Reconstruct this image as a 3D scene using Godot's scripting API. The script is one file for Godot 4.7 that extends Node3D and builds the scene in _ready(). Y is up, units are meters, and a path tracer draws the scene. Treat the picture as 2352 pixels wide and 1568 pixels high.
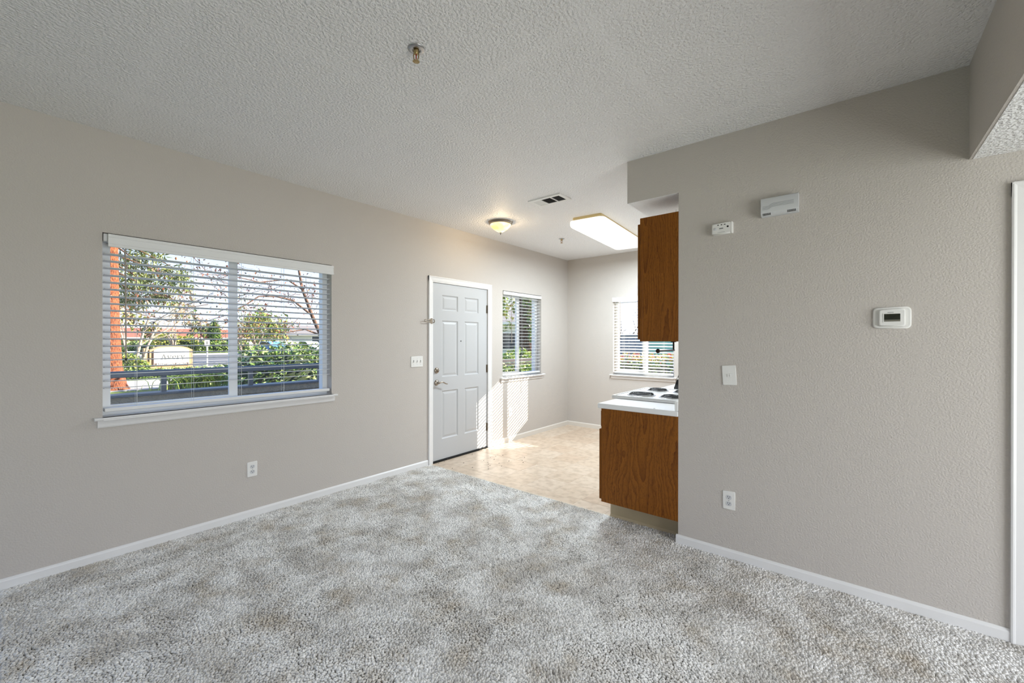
extends Node3D
# An empty apartment living room that opens to an entry and a kitchen. Metres, y up; wall_left is the plane x = 0, the room runs towards -z.

const H := 2.714          # living room and kitchen ceiling
const ZB := -2.959        # face of the wall with the thermostat
const ZC := -5.976        # kitchen back wall
const XK := 2.746         # kitchen right wall
const XH := 4.11          # header where the ceiling drops
const LOW := 2.26         # dropped ceiling
const XR := 6.6           # right side of the dropped area
const ZR := 2.2           # wall behind the camera
const TO_LEFT_WALL := PI / 2.0   # turn of things hung on wall_left (local z points into the room, local x towards the kitchen)

var rng := RandomNumberGenerator.new()
var taken := {}
var M := {}


# ---------------------------------------------------------------- camera, sky, sun, daylight
func set_camera_and_light() -> void:
	var cam := Camera3D.new()
	cam.name = "camera"
	cam.position = Vector3(3.6806, 1.3866, 0.0)
	cam.rotation_order = EULER_ORDER_YXZ
	cam.rotation_degrees = Vector3(-0.126, 39.1728, 0.0425)
	cam.fov = 78.283
	cam.near = 0.02
	cam.far = 400.0
	cam.current = true
	add_child(cam)

	var sky := ProceduralSkyMaterial.new()
	sky.sky_top_color = Color(0.36, 0.60, 0.90)
	sky.sky_horizon_color = Color(0.93, 0.965, 1.0)
	sky.sky_curve = 0.22
	sky.ground_bottom_color = Color(0.45, 0.43, 0.40)
	sky.ground_horizon_color = Color(0.75, 0.76, 0.76)
	sky.energy_multiplier = 1.0
	var env := Environment.new()
	env.background_mode = Environment.BG_SKY
	env.sky = Sky.new()
	env.sky.sky_material = sky
	env.background_energy_multiplier = SKY_E
	env.tonemap_mode = Environment.TONE_MAPPER_LINEAR
	env.tonemap_exposure = 2.3
	env.sdfgi_enabled = true
	env.ssao_enabled = true
	env.ssil_enabled = true
	var we := WorldEnvironment.new()
	we.name = "world_environment"
	we.environment = env
	add_child(we)

	var sun := DirectionalLight3D.new()
	sun.name = "sun"
	sun.light_color = Color(1.0, 0.955, 0.89)
	sun.light_energy = SUN_E
	sun.light_angular_distance = 0.25
	sun.shadow_enabled = true
	sun.sky_mode = DirectionalLight3D.SKY_MODE_LIGHT_ONLY
	add_child(sun)
	sun.look_at_from_position(Vector3(0.745, 0.615, -1.0), Vector3.ZERO, Vector3.UP)

	# daylight that comes in through the two patio doors (behind the camera, and right of it)
	area("patio_door_daylight", Vector3(1.95, 1.1, ZR - 0.06), Vector3(1.95, 1.1, 0.0), Vector2(2.9, 2.0), Color(0.93, 0.965, 1.0), REAR_E)
	area("dining_door_daylight", Vector3(XR - 0.06, 1.1, -1.2), Vector3(0.0, 1.1, -1.2), Vector2(2.2, 2.0), Color(0.97, 0.985, 1.0), SIDE_E)


const SKY_E := 0.72
const SUN_E := 2.8
const REAR_E := 0.35
const SIDE_E := 4.0
const TUBE_E := 3.8
const BULB_E := 0.07


func area(called: String, at: Vector3, towards: Vector3, size: Vector2, color: Color, energy: float, parent: Node = self) -> AreaLight3D:
	var l := AreaLight3D.new()
	l.name = called
	l.area_size = size
	l.area_normalize_energy = true
	l.light_color = color
	l.light_energy = energy
	l.shadow_enabled = true
	l.area_range = 30.0
	l.area_attenuation = 2.0
	parent.add_child(l)
	l.look_at_from_position(at, towards, Vector3.UP if absf((towards - at).normalized().y) < 0.9 else Vector3.FORWARD)
	return l


# ---------------------------------------------------------------- names and tags
func numbered(called: String) -> String:
	taken[called] = taken.get(called, -1) + 1
	return called if taken[called] == 0 else "%s_%03d" % [called, taken[called]]


func tag(o: Node, label: String, category: String, group := "") -> void:
	o.set_meta("label", label)
	o.set_meta("category", category)
	if group:
		o.set_meta("group", group)


func thing(called: String, label: String, category: String, at := Vector3.ZERO, turn := 0.0, group := "") -> Node3D:
	var o := Node3D.new()
	o.name = numbered(called)
	add_child(o, true)
	o.position = at
	o.rotation.y = turn
	tag(o, label, category, group)
	return o


func put(called: String, mesh, m: Material, parent: Node = self) -> MeshInstance3D:
	var o := MeshInstance3D.new()
	o.name = numbered(called) if parent == self else called
	o.mesh = mesh.commit() if mesh is SurfaceTool else mesh
	o.material_override = m
	parent.add_child(o, true)
	return o


func struct(called: String, mesh, m: Material, label: String, parent: Node = self) -> MeshInstance3D:
	var o := put(called, mesh, m, parent)
	if parent == self:
		o.set_meta("kind", "structure")
		o.set_meta("label", label)
	return o


# ---------------------------------------------------------------- mesh helpers
func tool() -> SurfaceTool:
	var st := SurfaceTool.new()
	st.begin(Mesh.PRIMITIVE_TRIANGLES)
	return st


func tri(st: SurfaceTool, a: Vector3, b: Vector3, c: Vector3, n: Vector3) -> void:
	st.set_normal(n)
	st.add_vertex(a)
	if (b - a).cross(c - a).dot(n) > 0.0:
		st.add_vertex(c)
		st.add_vertex(b)
	else:
		st.add_vertex(b)
		st.add_vertex(c)


func tri_s(st: SurfaceTool, p: Array, n: Array) -> void:
	var k := [0, 1, 2]
	if (p[1] - p[0]).cross(p[2] - p[0]).dot(n[0] + n[1] + n[2]) > 0.0:
		k = [0, 2, 1]
	for i in k:
		st.set_normal(n[i])
		st.add_vertex(p[i])


func quad(st: SurfaceTool, a: Vector3, b: Vector3, c: Vector3, d: Vector3, n: Vector3) -> void:
	tri(st, a, b, c, n)
	tri(st, a, c, d, n)


func quad_s(st: SurfaceTool, p: Array, n: Array) -> void:
	tri_s(st, [p[0], p[1], p[2]], [n[0], n[1], n[2]])
	tri_s(st, [p[0], p[2], p[3]], [n[0], n[2], n[3]])


func bx(st: SurfaceTool, c: Vector3, s: Vector3, b := 0.0, xf := Transform3D.IDENTITY) -> void:
	# a box; with b > 0 its edges and corners are chamfered
	var h := s * 0.5
	b = minf(b, minf(h.x, minf(h.y, h.z)) * 0.95)
	var at := func(x: float, y: float, z: float) -> Vector3: return xf * (c + Vector3(x, y, z))
	for a in 3:
		var u := (a + 1) % 3
		var v := (a + 2) % 3
		for sg in [-1.0, 1.0]:
			var n := Vector3.ZERO
			n[a] = sg
			var q := []
			for k in [[-1, -1], [1, -1], [1, 1], [-1, 1]]:
				var p := Vector3.ZERO
				p[a] = sg * h[a]
				p[u] = k[0] * (h[u] - b)
				p[v] = k[1] * (h[v] - b)
				q.append(at.call(p.x, p.y, p.z))
			quad(st, q[0], q[1], q[2], q[3], xf.basis * n)
			if b > 0.0:   # the edges between faces a and u
				for su in [-1.0, 1.0]:
					var e := []
					for k in [[0, -1], [1, -1], [1, 1], [0, 1]]:
						var p := Vector3.ZERO
						p[a] = sg * (h[a] if k[0] == 0 else h[a] - b)
						p[u] = su * (h[u] - b if k[0] == 0 else h[u])
						p[v] = k[1] * (h[v] - b)
						e.append(at.call(p.x, p.y, p.z))
					var m := Vector3.ZERO
					m[a] = sg
					m[u] = su
					quad(st, e[0], e[1], e[2], e[3], xf.basis * m.normalized())
	if b > 0.0:
		for sx in [-1.0, 1.0]:
			for sy in [-1.0, 1.0]:
				for sz in [-1.0, 1.0]:
					tri(st, at.call(sx * h.x, sy * (h.y - b), sz * (h.z - b)), at.call(sx * (h.x - b), sy * h.y, sz * (h.z - b)), at.call(sx * (h.x - b), sy * (h.y - b), sz * h.z), xf.basis * Vector3(sx, sy, sz).normalized())


func box(c: Vector3, s: Vector3, b := 0.0) -> SurfaceTool:
	var st := tool()
	bx(st, c, s, b)
	return st


func span(x0: float, x1: float, y0: float, y1: float, z0: float, z1: float, b := 0.0) -> SurfaceTool:
	return box(Vector3(x0 + x1, y0 + y1, z0 + z1) * 0.5, Vector3(x1 - x0, y1 - y0, z1 - z0).abs(), b)


func plate(st: SurfaceTool, x0: float, x1: float, y0: float, y1: float, holes: Array, z0: float, z1: float, xf := Transform3D.IDENTITY, back := true) -> void:
	# a slab with rectangular holes, [x0, x1, y0, y1] each
	var xs := [x0, x1]
	var ys := [y0, y1]
	for h in holes:
		xs.append_array([h[0], h[1]])
		ys.append_array([h[2], h[3]])
	xs.sort()
	ys.sort()
	var solid := func(i: int, j: int) -> bool:
		if i < 0 or j < 0 or i >= xs.size() - 1 or j >= ys.size() - 1:
			return false
		var cx: float = (xs[i] + xs[i + 1]) * 0.5
		var cy: float = (ys[j] + ys[j + 1]) * 0.5
		for h in holes:
			if cx > h[0] and cx < h[1] and cy > h[2] and cy < h[3]:
				return false
		return true
	for i in xs.size() - 1:
		for j in ys.size() - 1:
			var a: float = xs[i]
			var b: float = xs[i + 1]
			var c: float = ys[j]
			var d: float = ys[j + 1]
			if b - a < 1e-6 or d - c < 1e-6 or not solid.call(i, j):
				continue
			quad(st, xf * Vector3(a, c, z1), xf * Vector3(b, c, z1), xf * Vector3(b, d, z1), xf * Vector3(a, d, z1), xf.basis.z)
			if back:
				quad(st, xf * Vector3(a, c, z0), xf * Vector3(b, c, z0), xf * Vector3(b, d, z0), xf * Vector3(a, d, z0), -xf.basis.z)
			var ni := i
			while ni > 0 and xs[ni] - xs[ni - 1] < 1e-6:
				ni -= 1
			if not solid.call(ni - 1, j):
				quad(st, xf * Vector3(a, c, z0), xf * Vector3(a, d, z0), xf * Vector3(a, d, z1), xf * Vector3(a, c, z1), -xf.basis.x)
			ni = i + 1
			while ni < xs.size() - 1 and xs[ni + 1] - xs[ni] < 1e-6:
				ni += 1
			if not solid.call(ni, j):
				quad(st, xf * Vector3(b, c, z0), xf * Vector3(b, d, z0), xf * Vector3(b, d, z1), xf * Vector3(b, c, z1), xf.basis.x)
			var nj := j
			while nj > 0 and ys[nj] - ys[nj - 1] < 1e-6:
				nj -= 1
			if not solid.call(i, nj - 1):
				quad(st, xf * Vector3(a, c, z0), xf * Vector3(b, c, z0), xf * Vector3(b, c, z1), xf * Vector3(a, c, z1), -xf.basis.y)
			nj = j + 1
			while nj < ys.size() - 1 and ys[nj + 1] - ys[nj] < 1e-6:
				nj += 1
			if not solid.call(i, nj):
				quad(st, xf * Vector3(a, d, z0), xf * Vector3(b, d, z0), xf * Vector3(b, d, z1), xf * Vector3(a, d, z1), xf.basis.y)


func lathe(st: SurfaceTool, prof: Array, seg := 24, xf := Transform3D.IDENTITY) -> void:
	# prof: [radius, height] from one end to the other, turned about the local y axis; the outside lies right of the way up
	var ns := []
	for i in prof.size() - 1:
		var d := Vector2(prof[i + 1][0] - prof[i][0], prof[i + 1][1] - prof[i][1])
		ns.append(Vector2(d.y, -d.x).normalized())
	for i in prof.size() - 1:
		var n0: Vector2 = ns[i]
		var n1: Vector2 = ns[i]
		if i > 0 and ns[i - 1].dot(n0) > 0.75:
			n0 = (ns[i] + ns[i - 1]).normalized()
		if i < ns.size() - 1 and ns[i + 1].dot(ns[i]) > 0.75:
			n1 = (ns[i] + ns[i + 1]).normalized()
		for k in seg:
			var a := TAU * k / seg
			var b := TAU * (k + 1) / seg
			var ca := Vector3(cos(a), 0, sin(a))
			var cb := Vector3(cos(b), 0, sin(b))
			var up := Vector3.UP
			var p := [xf * (ca * prof[i][0] + up * prof[i][1]), xf * (cb * prof[i][0] + up * prof[i][1]), xf * (cb * prof[i + 1][0] + up * prof[i + 1][1]), xf * (ca * prof[i + 1][0] + up * prof[i + 1][1])]
			var n := [xf.basis * (ca * n0.x + up * n0.y), xf.basis * (cb * n0.x + up * n0.y), xf.basis * (cb * n1.x + up * n1.y), xf.basis * (ca * n1.x + up * n1.y)]
			if prof[i][0] < 1e-6:
				tri_s(st, [p[0], p[2], p[3]], [n[0], n[2], n[3]])
			elif prof[i + 1][0] < 1e-6:
				tri_s(st, [p[0], p[1], p[2]], [n[0], n[1], n[2]])
			else:
				quad_s(st, p, n)


func tube(st: SurfaceTool, pts: Array, radii: Array, seg := 8, ridge := 0.0, ridge_seed := 0) -> void:
	# a round bar along pts; ridge roughens its outline, as bark does
	var rings := []
	var norms := []
	var side := Vector3.ZERO
	for i in pts.size():
		var t: Vector3 = (pts[mini(i + 1, pts.size() - 1)] - pts[maxi(i - 1, 0)]).normalized()
		if side == Vector3.ZERO:
			side = t.cross(Vector3.UP if absf(t.y) < 0.9 else Vector3.RIGHT).normalized()
		side = (side - t * side.dot(t)).normalized()
		var other := t.cross(side).normalized()
		var ring := []
		var norm := []
		for k in seg:
			var a := TAU * k / seg
			var d := side * cos(a) + other * sin(a)
			var r: float = radii[mini(i, radii.size() - 1)]
			if ridge > 0.0:
				r *= 1.0 + ridge * (sin(k * 2.4 + ridge_seed) * 0.6 + sin(k * 5.1 + i * 0.7 + ridge_seed) * 0.5)
			ring.append(pts[i] + d * r)
			norm.append(d)
		rings.append(ring)
		norms.append(norm)
	for i in pts.size() - 1:
		for k in seg:
			var j := (k + 1) % seg
			quad_s(st, [rings[i][k], rings[i][j], rings[i + 1][j], rings[i + 1][k]], [norms[i][k], norms[i][j], norms[i + 1][j], norms[i + 1][k]])
	for e in [0, pts.size() - 1]:
		var n: Vector3 = (pts[0] - pts[1]).normalized() if e == 0 else (pts[-1] - pts[-2]).normalized()
		for k in range(1, seg - 1):
			tri(st, rings[e][0], rings[e][k], rings[e][k + 1], n)


func extrude(st: SurfaceTool, poly: PackedVector2Array, z0: float, z1: float, xf := Transform3D.IDENTITY, smooth := false) -> void:
	# a flat outline (x, y) given depth from z0 to z1
	if Geometry2D.is_polygon_clockwise(poly):
		poly.reverse()
	if z0 > z1:
		var swap := z0
		z0 = z1
		z1 = swap
	var ids := Geometry2D.triangulate_polygon(poly)
	for i in range(0, ids.size(), 3):
		for e in [[z0, -1.0], [z1, 1.0]]:
			var p := []
			for k in 3:
				p.append(xf * Vector3(poly[ids[i + k]].x, poly[ids[i + k]].y, e[0]))
			tri(st, p[0], p[1], p[2], xf.basis.z * e[1])
	var n := poly.size()
	for i in n:
		var a := poly[i]
		var b := poly[(i + 1) % n]
		var d := (b - a).normalized()
		var m := Vector3(d.y, -d.x, 0)
		var n0 := m
		var n1 := m
		if smooth:
			var dp := (a - poly[(i - 1 + n) % n]).normalized()
			var dn := (poly[(i + 2) % n] - b).normalized()
			if dp.dot(d) > 0.7:
				n0 = (m + Vector3(dp.y, -dp.x, 0)).normalized()
			if dn.dot(d) > 0.7:
				n1 = (m + Vector3(dn.y, -dn.x, 0)).normalized()
		quad_s(st, [xf * Vector3(a.x, a.y, z0), xf * Vector3(b.x, b.y, z0), xf * Vector3(b.x, b.y, z1), xf * Vector3(a.x, a.y, z1)], [xf.basis * n0, xf.basis * n1, xf.basis * n1, xf.basis * n0])


func rrect(w: float, h: float, r: float, n := 5, c := Vector2.ZERO) -> PackedVector2Array:
	var out := PackedVector2Array()
	for q in [[1, 1, 0.0], [-1, 1, PI / 2], [-1, -1, PI], [1, -1, PI * 1.5]]:
		for k in n + 1:
			var a: float = q[2] + PI / 2 * k / n
			out.append(c + Vector2(q[0] * (w / 2 - r) + cos(a) * r, q[1] * (h / 2 - r) + sin(a) * r))
	return out


func dome(st: SurfaceTool, outline: PackedVector2Array, z0: float, z1: float, inset: float, xf := Transform3D.IDENTITY) -> void:
	# an outline whose front edge is rounded over by `inset`
	var steps := 4
	var cen := Vector2.ZERO
	for p in outline:
		cen += p / outline.size()
	var prev := []
	for s in steps + 1:
		var a := PI / 2 * s / steps
		var k := inset * (1.0 - cos(a))
		var z := z1 - inset + inset * sin(a)
		var ring := []
		for p in outline:
			var d := p - cen
			ring.append([Vector3(p.x - signf(d.x) * minf(k, absf(d.x)), p.y - signf(d.y) * minf(k, absf(d.y)), z), Vector3(d.normalized().x * cos(a), d.normalized().y * cos(a), sin(a)).normalized()])
		if s > 0:
			for i in ring.size():
				var j := (i + 1) % ring.size()
				quad_s(st, [xf * prev[i][0], xf * prev[j][0], xf * ring[j][0], xf * ring[i][0]], [xf.basis * prev[i][1], xf.basis * prev[j][1], xf.basis * ring[j][1], xf.basis * ring[i][1]])
		prev = ring
	var top := PackedVector2Array()
	for r in prev:
		top.append(Vector2(r[0].x, r[0].y))
	var c3 := Vector3(cen.x, cen.y, z1)
	for i in prev.size():
		tri(st, xf * c3, xf * prev[i][0], xf * prev[(i + 1) % prev.size()][0], xf.basis.z)
	for i in outline.size():
		var a := outline[i]
		var b := outline[(i + 1) % outline.size()]
		var n := (Vector3(a.x + b.x, a.y + b.y, 0) * 0.5 - Vector3(cen.x, cen.y, 0)).normalized()
		quad(st, xf * Vector3(a.x, a.y, z0), xf * Vector3(b.x, b.y, z0), xf * Vector3(b.x, b.y, z1 - inset), xf * Vector3(a.x, a.y, z1 - inset), xf.basis * n)
		tri(st, xf * Vector3(cen.x, cen.y, z0), xf * Vector3(a.x, a.y, z0), xf * Vector3(b.x, b.y, z0), -xf.basis.z)


func lettering(text: String, font: String, size: float, depth: float, bold := 400) -> TextMesh:
	var t := TextMesh.new()
	var f := SystemFont.new()
	f.font_names = PackedStringArray([font])
	f.font_weight = bold
	t.font = f
	t.text = text
	t.font_size = 64
	t.pixel_size = size / 64.0
	t.depth = depth
	t.curve_step = 2.0
	return t


# ---------------------------------------------------------------- materials
func mat(c: Color, rough := 0.6, metal := 0.0, spec := 0.5) -> StandardMaterial3D:
	var m := StandardMaterial3D.new()
	m.albedo_color = c
	m.roughness = rough
	m.metallic = metal
	m.metallic_specular = spec
	return m


func noise(freq: float, octaves: int, seed_: int, size := 512, kind := FastNoiseLite.TYPE_SIMPLEX_SMOOTH, ramp: Array = []) -> NoiseTexture2D:
	var n := FastNoiseLite.new()
	n.noise_type = kind
	n.frequency = freq
	n.fractal_octaves = octaves
	n.fractal_type = FastNoiseLite.FRACTAL_FBM if octaves > 1 else FastNoiseLite.FRACTAL_NONE
	n.seed = seed_
	var t := NoiseTexture2D.new()
	t.width = size
	t.height = size
	t.seamless = true
	t.seamless_blend_skirt = 0.15
	t.noise = n
	if ramp:
		var g := Gradient.new()
		g.offsets = PackedFloat32Array(ramp.map(func(r): return r[0]))
		g.colors = PackedColorArray(ramp.map(func(r): return r[1]))
		t.color_ramp = g
	return t


func spread(m: StandardMaterial3D, metres: float, world := true) -> StandardMaterial3D:
	m.uv1_triplanar = true
	m.uv1_world_triplanar = world
	m.uv1_scale = Vector3.ONE / metres
	return m


func bumpy(m: StandardMaterial3D, t: NoiseTexture2D, strength: float) -> StandardMaterial3D:
	# fine relief as a normal map made from the noise
	var n: NoiseTexture2D = t.duplicate()
	n.color_ramp = null
	n.as_normal_map = true
	n.bump_strength = strength
	m.normal_enabled = true
	m.normal_texture = n
	m.normal_scale = 1.0
	return m


func oak_texture(seed_: int, w := 384, h := 768) -> ImageTexture:
	# plain-sawn oak: nested cathedral arches, straight grain at the sides, short dark pores
	var im := Image.create(w, h, false, Image.FORMAT_RGB8)
	var a := FastNoiseLite.new()
	a.seed = seed_
	a.frequency = 1.0
	var r := RandomNumberGenerator.new()
	r.seed = seed_
	var light := Color(0.545, 0.335, 0.105)
	var dark := Color(0.365, 0.195, 0.04)
	for y in h:
		var v := float(y) / h
		for x in w:
			var u := float(x) / w
			var wob := a.get_noise_2d(u * 2.2, v * 1.6) * 0.10 + a.get_noise_2d(u * 9.0 + 7.0, v * 2.0) * 0.018
			var du := u - 0.60 + wob
			var side := u - 0.16 + wob * 0.8
			var ring := sqrt(du * du + pow((v - 1.25) * 0.10, 2.0)) * 26.0 + v * 1.6
			var ring2 := sqrt(side * side * 1.4 + pow((v + 0.4) * 0.12, 2.0)) * 24.0
			var f := fposmod(ring if absf(du) < 0.30 else ring2, 1.0)
			var band := pow(f, 3.0) * 0.75
			var fine := a.get_noise_2d(u * 260.0, v * 5.0) * 0.5 + 0.5
			var tone := a.get_noise_2d(u * 5.0 + 30.0, v * 0.8) * 0.16
			im.set_pixel(x, y, light.lerp(dark, clampf(band * 0.85 + fine * 0.42 + tone - 0.10, 0.0, 1.0)))
	for k in 2600:   # pores
		var px := r.randi_range(0, w - 1)
		var py := r.randi_range(0, h - 14)
		var c := Color(0.23, 0.11, 0.035)
		for q in r.randi_range(4, 13):
			im.set_pixel(px, py + q, im.get_pixel(px, py + q).lerp(c, 0.45))
	return ImageTexture.create_from_image(im)


func make_materials() -> void:
	var peel := noise(0.085, 3, 11, 1024)
	var knock := noise(0.055, 3, 12, 1024)
	M.wall = bumpy(spread(mat(WALL_C, 0.62, 0.0, 0.4), 1.1), peel, WALL_BUMP)
	M.ceiling = bumpy(spread(mat(CEIL_C, 0.60, 0.0, 0.4), 1.1), knock, CEIL_BUMP)
	M.trim = mat(Color(0.895, 0.89, 0.885), 0.38)
	M.door = mat(Color(0.735, 0.738, 0.742), 0.42)
	M.vinyl_white = mat(Color(0.92, 0.925, 0.925), 0.35)
	M.slat = mat(Color(0.90, 0.90, 0.895), 0.42)
	M.plastic = mat(Color(0.90, 0.895, 0.88), 0.35)
	M.plastic_grey = mat(Color(0.80, 0.805, 0.81), 0.4)
	M.dark = mat(Color(0.06, 0.06, 0.06), 0.6)
	M.black = mat(Color(0.02, 0.02, 0.022), 0.18)
	M.gap = mat(Color(0.03, 0.025, 0.02), 0.9)
	M.nickel = mat(Color(0.62, 0.58, 0.53), 0.28, 1.0)
	M.steel = mat(Color(0.70, 0.70, 0.70), 0.3, 1.0)
	M.bronze = mat(Color(0.16, 0.11, 0.085), 0.35, 0.7)
	M.cord = mat(Color(0.86, 0.86, 0.84), 0.8)
	M.glass = mat(Color(1, 1, 1, 0.02), 0.02, 0.0, 0.10)
	M.glass.transparency = BaseMaterial3D.TRANSPARENCY_ALPHA
	M.laminate = mat(Color(0.935, 0.935, 0.93), 0.32)
	M.enamel = mat(Color(0.93, 0.93, 0.925), 0.16)
	M.coil = mat(Color(0.035, 0.033, 0.032), 0.55)
	M.drip = mat(Color(0.72, 0.71, 0.70), 0.22, 1.0)
	M.base_white = mat(Color(0.86, 0.835, 0.80), 0.4)
	M.trim_beige = mat(Color(0.83, 0.78, 0.71), 0.5)
	M.grout = mat(Color(0.84, 0.775, 0.70), 0.45)
	M.backing = mat(Color(0.50, 0.475, 0.44), 0.95)
	M.wand = mat(Color(0.62, 0.58, 0.53), 0.3)
	M.sweep = mat(Color(0.35, 0.31, 0.27), 0.8)
	M.tiles = []
	var mottled := noise(0.018, 4, 41, 512, FastNoiseLite.TYPE_SIMPLEX_SMOOTH, [[0.1, Color(0.88, 0.86, 0.84)], [0.5, Color(0.97, 0.96, 0.95)], [0.9, Color(1, 1, 1)]])
	for c in [Color(0.83, 0.755, 0.675), Color(0.81, 0.725, 0.64), Color(0.845, 0.775, 0.70), Color(0.82, 0.745, 0.665)]:
		var t := spread(mat(c, 0.30), 0.9)
		t.albedo_texture = mottled
		t.uv1_offset = Vector3(M.tiles.size() * 0.23, 0.0, M.tiles.size() * 0.31)
		M.tiles.append(t)
	M.base_tan2 = mat(Color(0.72, 0.66, 0.54), 0.45)
	M.chip = mat(Color(0.25, 0.22, 0.18), 0.8)
	M.brass = mat(Color(0.66, 0.58, 0.42), 0.3, 1.0)
	M.bulb_red = mat(Color(0.60, 0.16, 0.12), 0.1)
	M.louvre = mat(Color(0.42, 0.41, 0.40), 0.5)
	M.print_grey = mat(Color(0.42, 0.43, 0.43), 0.7)
	M.line_grey = mat(Color(0.60, 0.61, 0.62), 0.5)
	M.lcd = mat(Color(0.115, 0.130, 0.085), 0.25)
	M.lcd_strip = mat(Color(0.44, 0.43, 0.385), 0.4)
	M.lcd_dark = mat(Color(0.05, 0.06, 0.035), 0.4)
	M.lamp_base = mat(Color(0.80, 0.72, 0.52), 0.5)
	M.lens = mat(Color(0.93, 0.92, 0.90), 0.3)
	M.lens.emission_enabled = true
	M.lens.emission = Color(1.0, 0.985, 0.955)
	M.lens.emission_energy_multiplier = 0.42
	M.shade = mat(Color(0.95, 0.88, 0.72), 0.2)
	M.shade.emission_enabled = true
	M.shade.emission_operator = BaseMaterial3D.EMISSION_OP_MULTIPLY
	M.shade.emission = Color(1, 1, 1)
	M.shade.emission_texture = noise(0.012, 2, 51, 256, FastNoiseLite.TYPE_SIMPLEX_SMOOTH, [[0.25, Color(0.98, 0.70, 0.28)], [0.55, Color(1.0, 0.86, 0.52)], [0.8, Color(1.0, 0.97, 0.85)]])
	M.shade.emission_energy_multiplier = 0.95
	M.shade.uv1_triplanar = true
	M.shade.uv1_scale = Vector3.ONE * 3.0
	M.base_tan = mat(Color(0.66, 0.60, 0.48), 0.45)
	var ot := oak_texture(5)
	M.oak = mat(Color(1, 1, 1), 0.45, 0.0, 0.3)
	M.oak.albedo_texture = ot
	M.oak.uv1_triplanar = true
	M.oak.uv1_scale = Vector3(1.0 / 0.60, 1.0 / 1.0, 1.0 / 0.60)
	M.oak_up = M.oak.duplicate()
	M.oak_up.uv1_scale = Vector3(1.0 / 0.36, 1.0 / 0.98, 1.0 / 0.36)
	M.oak_up.uv1_offset = Vector3(0.18, 0.1, 0.0)
	M.oak_edge = M.oak.duplicate()
	M.oak_edge.uv1_scale = Vector3(6.0, 1.3, 6.0)
	M.oak_edge.uv1_offset = Vector3(0.31, 0.0, 0.27)
	M.stucco = bumpy(spread(mat(Color(0.82, 0.745, 0.635), 0.9), 0.9), noise(0.09, 3, 21, 512), 5.0)
	M.stucco.albedo_texture = noise(0.02, 4, 22, 512, FastNoiseLite.TYPE_SIMPLEX_SMOOTH, [[0.0, Color(0.82, 0.82, 0.82)], [1.0, Color(1, 1, 1)]])
	M.rail = mat(Color(0.45, 0.455, 0.46), 0.45)
	M.rail_dark = mat(Color(0.20, 0.17, 0.17), 0.5)
	M.concrete = spread(mat(Color(0.70, 0.69, 0.665), 0.9), 3.0)
	M.concrete.albedo_texture = noise(0.03, 4, 23, 512, FastNoiseLite.TYPE_SIMPLEX_SMOOTH, [[0.0, Color(0.86, 0.86, 0.86)], [1.0, Color(1, 1, 1)]])
	M.asphalt = spread(mat(Color(0.40, 0.41, 0.42), 0.9), 4.0)
	M.asphalt.albedo_texture = noise(0.06, 4, 24, 512, FastNoiseLite.TYPE_SIMPLEX_SMOOTH, [[0.0, Color(0.8, 0.8, 0.8)], [1.0, Color(1, 1, 1)]])
	M.lawn = bumpy(spread(mat(Color(1, 1, 1), 0.95), 1.6), noise(0.12, 3, 26, 512), 8.0)
	M.lawn.albedo_texture = noise(0.08, 4, 25, 512, FastNoiseLite.TYPE_SIMPLEX_SMOOTH, [[0.2, Color(0.33, 0.40, 0.14)], [0.55, Color(0.47, 0.56, 0.22)], [0.85, Color(0.62, 0.64, 0.36)]])
	M.soil = spread(mat(Color(1, 1, 1), 0.95), 1.2)
	M.soil.albedo_texture = noise(0.10, 4, 27, 512, FastNoiseLite.TYPE_SIMPLEX_SMOOTH, [[0.2, Color(0.28, 0.19, 0.13)], [0.6, Color(0.47, 0.34, 0.25)], [0.9, Color(0.62, 0.49, 0.39)]])
	M.bark_red = bark(Color(0.62, 0.36, 0.22), Color(0.30, 0.15, 0.09), 31)
	M.bark_brown = bark(Color(0.40, 0.29, 0.22), Color(0.20, 0.14, 0.10), 32)
	M.bark_pale = bark(Color(0.80, 0.74, 0.66), Color(0.55, 0.47, 0.40), 33)
	M.bark_grey = bark(Color(0.52, 0.41, 0.34), Color(0.30, 0.22, 0.18), 34)
	M.leaf = mat(Color(1, 1, 1), 0.5)
	M.leaf.vertex_color_use_as_albedo = true
	M.leaf.backlight_enabled = true
	M.leaf.backlight = Color(0.35, 0.35, 0.35)
	M.pile = mat(Color(1, 1, 1), 0.95, 0.0, 0.15)
	M.pile.vertex_color_use_as_albedo = true
	M.render_white = mat(Color(0.86, 0.84, 0.80), 0.9)
	M.render_tan = mat(Color(0.74, 0.64, 0.53), 0.9)
	M.render_blue = mat(Color(0.48, 0.52, 0.60), 0.9)
	M.roof_red = mat(Color(0.56, 0.34, 0.27), 0.9)
	M.roof_grey = mat(Color(0.50, 0.48, 0.47), 0.9)
	M.win_dark = mat(Color(0.16, 0.19, 0.22), 0.1)
	M.paint_blue = mat(Color(0.36, 0.53, 0.74), 0.25)
	M.paint_white = mat(Color(0.92, 0.92, 0.92), 0.25)
	M.tyre = mat(Color(0.05, 0.05, 0.05), 0.8)
	M.teal = mat(Color(0.40, 0.66, 0.64), 0.6)


func bark(a: Color, b: Color, seed_: int) -> StandardMaterial3D:
	var m := spread(mat(Color(1, 1, 1), 0.95), 0.8, false)
	m.uv1_scale = Vector3(2.6, 0.5, 2.6)
	m.albedo_texture = noise(0.05, 4, seed_, 256, FastNoiseLite.TYPE_SIMPLEX_SMOOTH, [[0.25, b], [0.5, a.lerp(b, 0.4)], [0.75, a]])
	return bumpy(m, m.albedo_texture, 8.0)


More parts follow.
